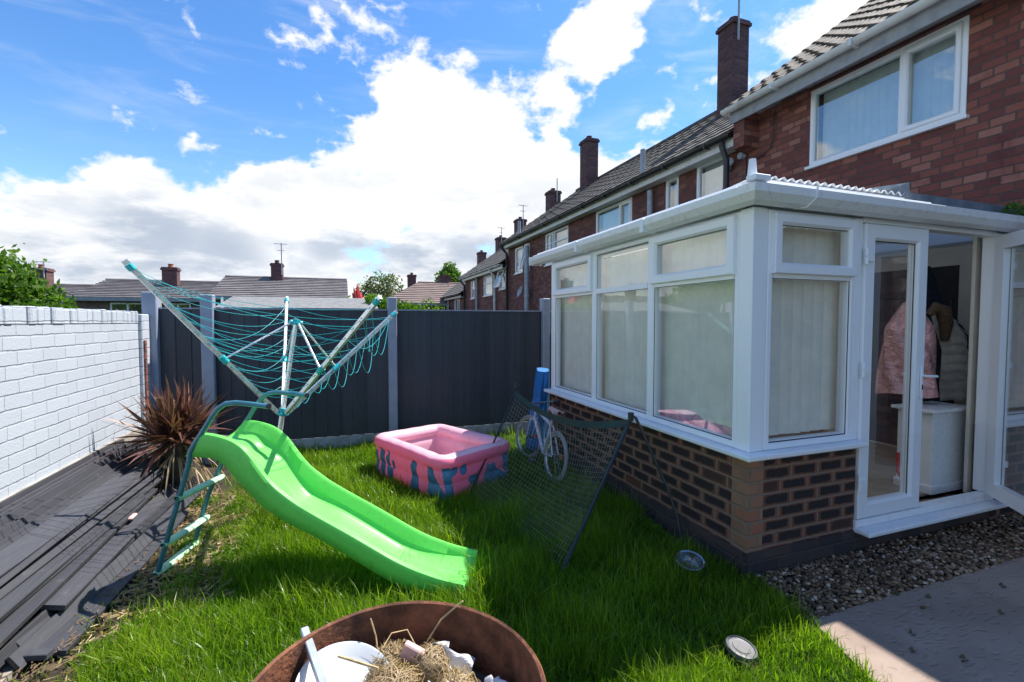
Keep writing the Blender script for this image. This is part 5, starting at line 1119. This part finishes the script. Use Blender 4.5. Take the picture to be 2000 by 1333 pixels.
for (lab, pts_, r_) in (('long bent dry twig sticking out to the upper right of the drum', [(.18, 1.19, .75), (.215, 1.19, .80), (.23, 1.185, .825), (.285, 1.17, .872)], .0022), ('thin upright dry twig near the far rim of the drum', [(.075, 1.22, .74), (.07, 1.23, .79), (.058, 1.235, .835)], .0018), ('pale wooden stick lying over the white bowl', [(-.02, 1.17, .80), (.068, 1.11, .79)], .0035), ('thin dry stalk bending along the far wall of the drum', [(.08, 1.21, .76), (.11, 1.235, .785), (.15, 1.235, .785), (.17, 1.21, .75)], .0015)):
    m = MB(); m.tube(pts_, r_, 6); tag(m.build('twig', 'straw', smooth=True), lab, 'twig', 'twigs in the drum')
# fallen leaves on the path
for k, (x, y, lab) in enumerate([(2.56, 1.42, 'dark crumpled leaf on the sunlit slab, nearest the lawn'), (2.70, 1.50, 'small dark leaf on the sunlit slab near the shadow edge'), (2.72, 1.30, 'brown leaf scrap at the bottom of the sunlit patch'), (3.0, 1.62, 'curled leaf in the shaded part of the slab by the gravel'), (3.35, 1.45, 'curled leaf in the middle of the shaded slab'), (3.30, 1.15, 'pale leaf low in the shaded slab'), (3.7, 1.6, 'small leaf on the shaded slab under the open door'), (3.15, 1.68, 'tiny leaf beside the gravel edge in shade')]):
    m = MB(); a = rnd.uniform(0, 3); M = Matrix.Translation((x, y, .014)) @ Matrix.Rotation(a, 4, 'Z'); s_ = rnd.uniform(.7, 1.2)
    m.grid(lambda u, v: tuple(M @ Vector(((u-.5)*.05*s_, (v-.5)*.028*s_*math.sin(max(.1, u)*2.9), .008*math.sin(v*3.1+u*5)+.004))), 8, 6); tag(m.build('fallen_leaf', 'leaf_dead', smooth=True), lab, 'leaf', 'fallen leaves on the slab')
# ================================================================== GRASS
wl = leaves('weeds', 'hedge_leaf', [(-.93,3.25,.03,.10,.12,.035),(-1.05,3.9,.03,.12,.15,.035),(-.85,4.45,.03,.12,.15,.04),(-1.15,4.7,.03,.10,.15,.04),(-1.12,2.75,.02,.10,.12,.03),(-.75,3.6,.03,.1,.2,.03),(2.2,3.0,.03,.06,.5,.04),(2.35,2.16,.02,.05,.04,.03)], 2200, .014, None, 31, shell=.1)
tag(wl, 'low broad-leaved weeds on the bare soil beside the dark boards', 'weeds', kind='stuff')
def inside_pool(x, y):
    r_ = np.ones(len(x), bool)
    for i in range(4):
        a, b = pc[i], pc[(i+1) % 4]; r_ &= ((b[0]-a[0])*(y-a[1])-(b[1]-a[1])*(x-a[0])) > 0
    return r_
def grass(n_, seed, tall=1.):
    rg = np.random.default_rng(seed); x = rg.uniform(-1.36, 2.42, n_); y = 1.0+(5.2*rg.random(n_)**1.25)
    edge = 2.28-.05*np.sin(y*5); front = np.where(y < 1.95, 2.14+(y-1.2)*.29, np.where(y < 2.2, 2.36, edge)); keep = (x < front+rg.normal(0, .015, n_)) & (y < 6.19)
    nzv = np.sin(x*7+y*3)+np.sin(y*9-x*4)+np.sin(x*15+y*13)*.6
    lb = -1.0-.22*np.clip((3.4-y)/1.5, 0, 1)+.05*nzv; keep &= (x > lb) | (rg.random(n_) < .05)
    soil_ = (x < -.72) & (y > 3.0) & (y < 5.2); keep &= ~soil_ | (rg.random(n_) < .38+.12*nzv)
    keep &= ~inside_pool(x, y); keep &= ((x-DC[0])**2+(y-DC[1])**2 > (DR+.01)**2)
    keep &= ((x-2.04)**2+(y-2.36)**2 > .075**2) & ((x-1.74)**2+(y-1.66)**2 > .085**2)
    dense_gap = (x > 1.7) & (y > 3.0); keep &= ~dense_gap | (rg.random(n_) < .6)
    x, y, nzv = x[keep], y[keep], nzv[keep]; n_ = len(x)
    L = np.clip(rg.normal(.088, .03, n_), .025, .18)*(1+.18*nzv)*tall; L *= np.where((x < -.6) & (y > 3), .7, 1); L *= np.where((y < 2.2) & (x > 1.3), .75, 1)
    ss_ = (x-ntp[0])*axs[0]+(y-ntp[1])*axs[1]; oo_ = (x-ntp[0])*nrm[0]+(y-ntp[1])*nrm[1]; inn_ = (ss_ > 1.30) & (ss_ < 1.70) & (oo_ > .0) & (oo_ < SW); L = np.where(inn_, L*.38, L)
    near = np.abs((x-.65)*.89419-(y-2.6)*.44769) < .12; L *= np.where(near & (np.abs(y-2.6) < .4), 1.2, 1)
    az = rg.uniform(0, 2*np.pi, n_)+.6*nzv; lean = rg.uniform(.1, .85, n_)**1.1; wd = rg.uniform(.0009, .0022, n_)*(1+.10*y)*tall; K = 5
    dirx, diry = np.cos(az), np.sin(az); V = np.zeros((n_, K, 2, 3)); sx, sy = -diry, dirx
    tw = rg.uniform(-.8, .8, n_)
    for k in range(K):
        t = k/(K-1); out = lean*L*(t**1.8)*.95; h_ = L*(t-.42*lean*t*t); w_ = wd*(1-t**2.2)+.0002
        for s_, sg in ((0, 1), (1, -1)):
            V[:, k, s_, 0] = x+dirx*out+sg*w_*(sx*np.cos(tw)+dirx*np.sin(tw)); V[:, k, s_, 1] = y+diry*out+sg*w_*(sy*np.cos(tw)+diry*np.sin(tw)); V[:, k, s_, 2] = h_-.004
    base = (np.arange(n_)*K*2)[:, None]; F = np.concatenate([np.stack([base[:, 0]+2*k, base[:, 0]+2*k+1, base[:, 0]+2*k+3, base[:, 0]+2*k+2], 1) for k in range(K-1)])
    T = np.repeat(np.clip(rg.normal(.45, .25, n_)+.1*nzv, 0, 1), K*2); return V.reshape(-1, 3), F, T
V, F, T = grass(210000, 11)
V2, F2, T2 = grass(17000, 12, 1.5); F = np.concatenate([F, F2+len(V)]); V = np.concatenate([V, V2]); T = np.concatenate([T, np.clip(T2+.3, 0, 1)])
tag(fastmesh('grass', V, F, 'grass', tint=T), 'long bright green unmown lawn grass', 'grass', kind='stuff')
# rotted wood crumbs lying between the boards
rg = np.random.default_rng(5); n_ = 1500; x = rg.uniform(-1.62, -1.25, n_); y = rg.uniform(2.3, 4.9, n_); az = rg.normal(1.57, .5, n_); L = rg.uniform(.01, .045, n_); zz = np.maximum(.03, (-1.25-x)*.42)+rg.uniform(.0, .03, n_); zz = np.where(y < 3.0, .055, zz); V = np.zeros((n_, 2, 2, 3))
for k in range(2):
    for s_, sg in ((0, 1), (1, -1)):
        V[:, k, s_, 0] = x+np.cos(az)*L*k-sg*.0025*np.sin(az); V[:, k, s_, 1] = y+np.sin(az)*L*k+sg*.0025*np.cos(az); V[:, k, s_, 2] = zz+sg*.001
b = np.arange(n_)*4; tag(fastmesh('wood_debris', V.reshape(-1, 3), np.stack([b, b+1, b+3, b+2], 1), 'leaf_dead', tint=np.repeat(rg.random(n_), 4)), 'brown rotted wood crumbs in the gaps of the board pile', 'debris', kind='stuff')
# dry stalks and thatch near the boards
rg = np.random.default_rng(21); n_ = 2600; x = rg.uniform(-1.28, -.7, n_); y = rg.uniform(2.1, 5.0, n_); az = rg.uniform(0, 6.28, n_); L = rg.uniform(.03, .11, n_); V = np.zeros((n_, 2, 2, 3))
for k in range(2):
    for s_, sg in ((0, 1), (1, -1)):
        V[:, k, s_, 0] = x+np.cos(az)*L*k-sg*.0014*np.sin(az); V[:, k, s_, 1] = y+np.sin(az)*L*k+sg*.0014*np.cos(az); V[:, k, s_, 2] = .012+k*rg.uniform(-.005, .03, n_)
b = np.arange(n_)*4; tag(fastmesh('dry_thatch', V.reshape(-1, 3), np.stack([b, b+1, b+3, b+2], 1), 'straw_blade', tint=np.repeat(rg.random(n_), 4)), 'dry straw-coloured grass scattered on bare soil beside the boards', 'dry grass', kind='stuff')
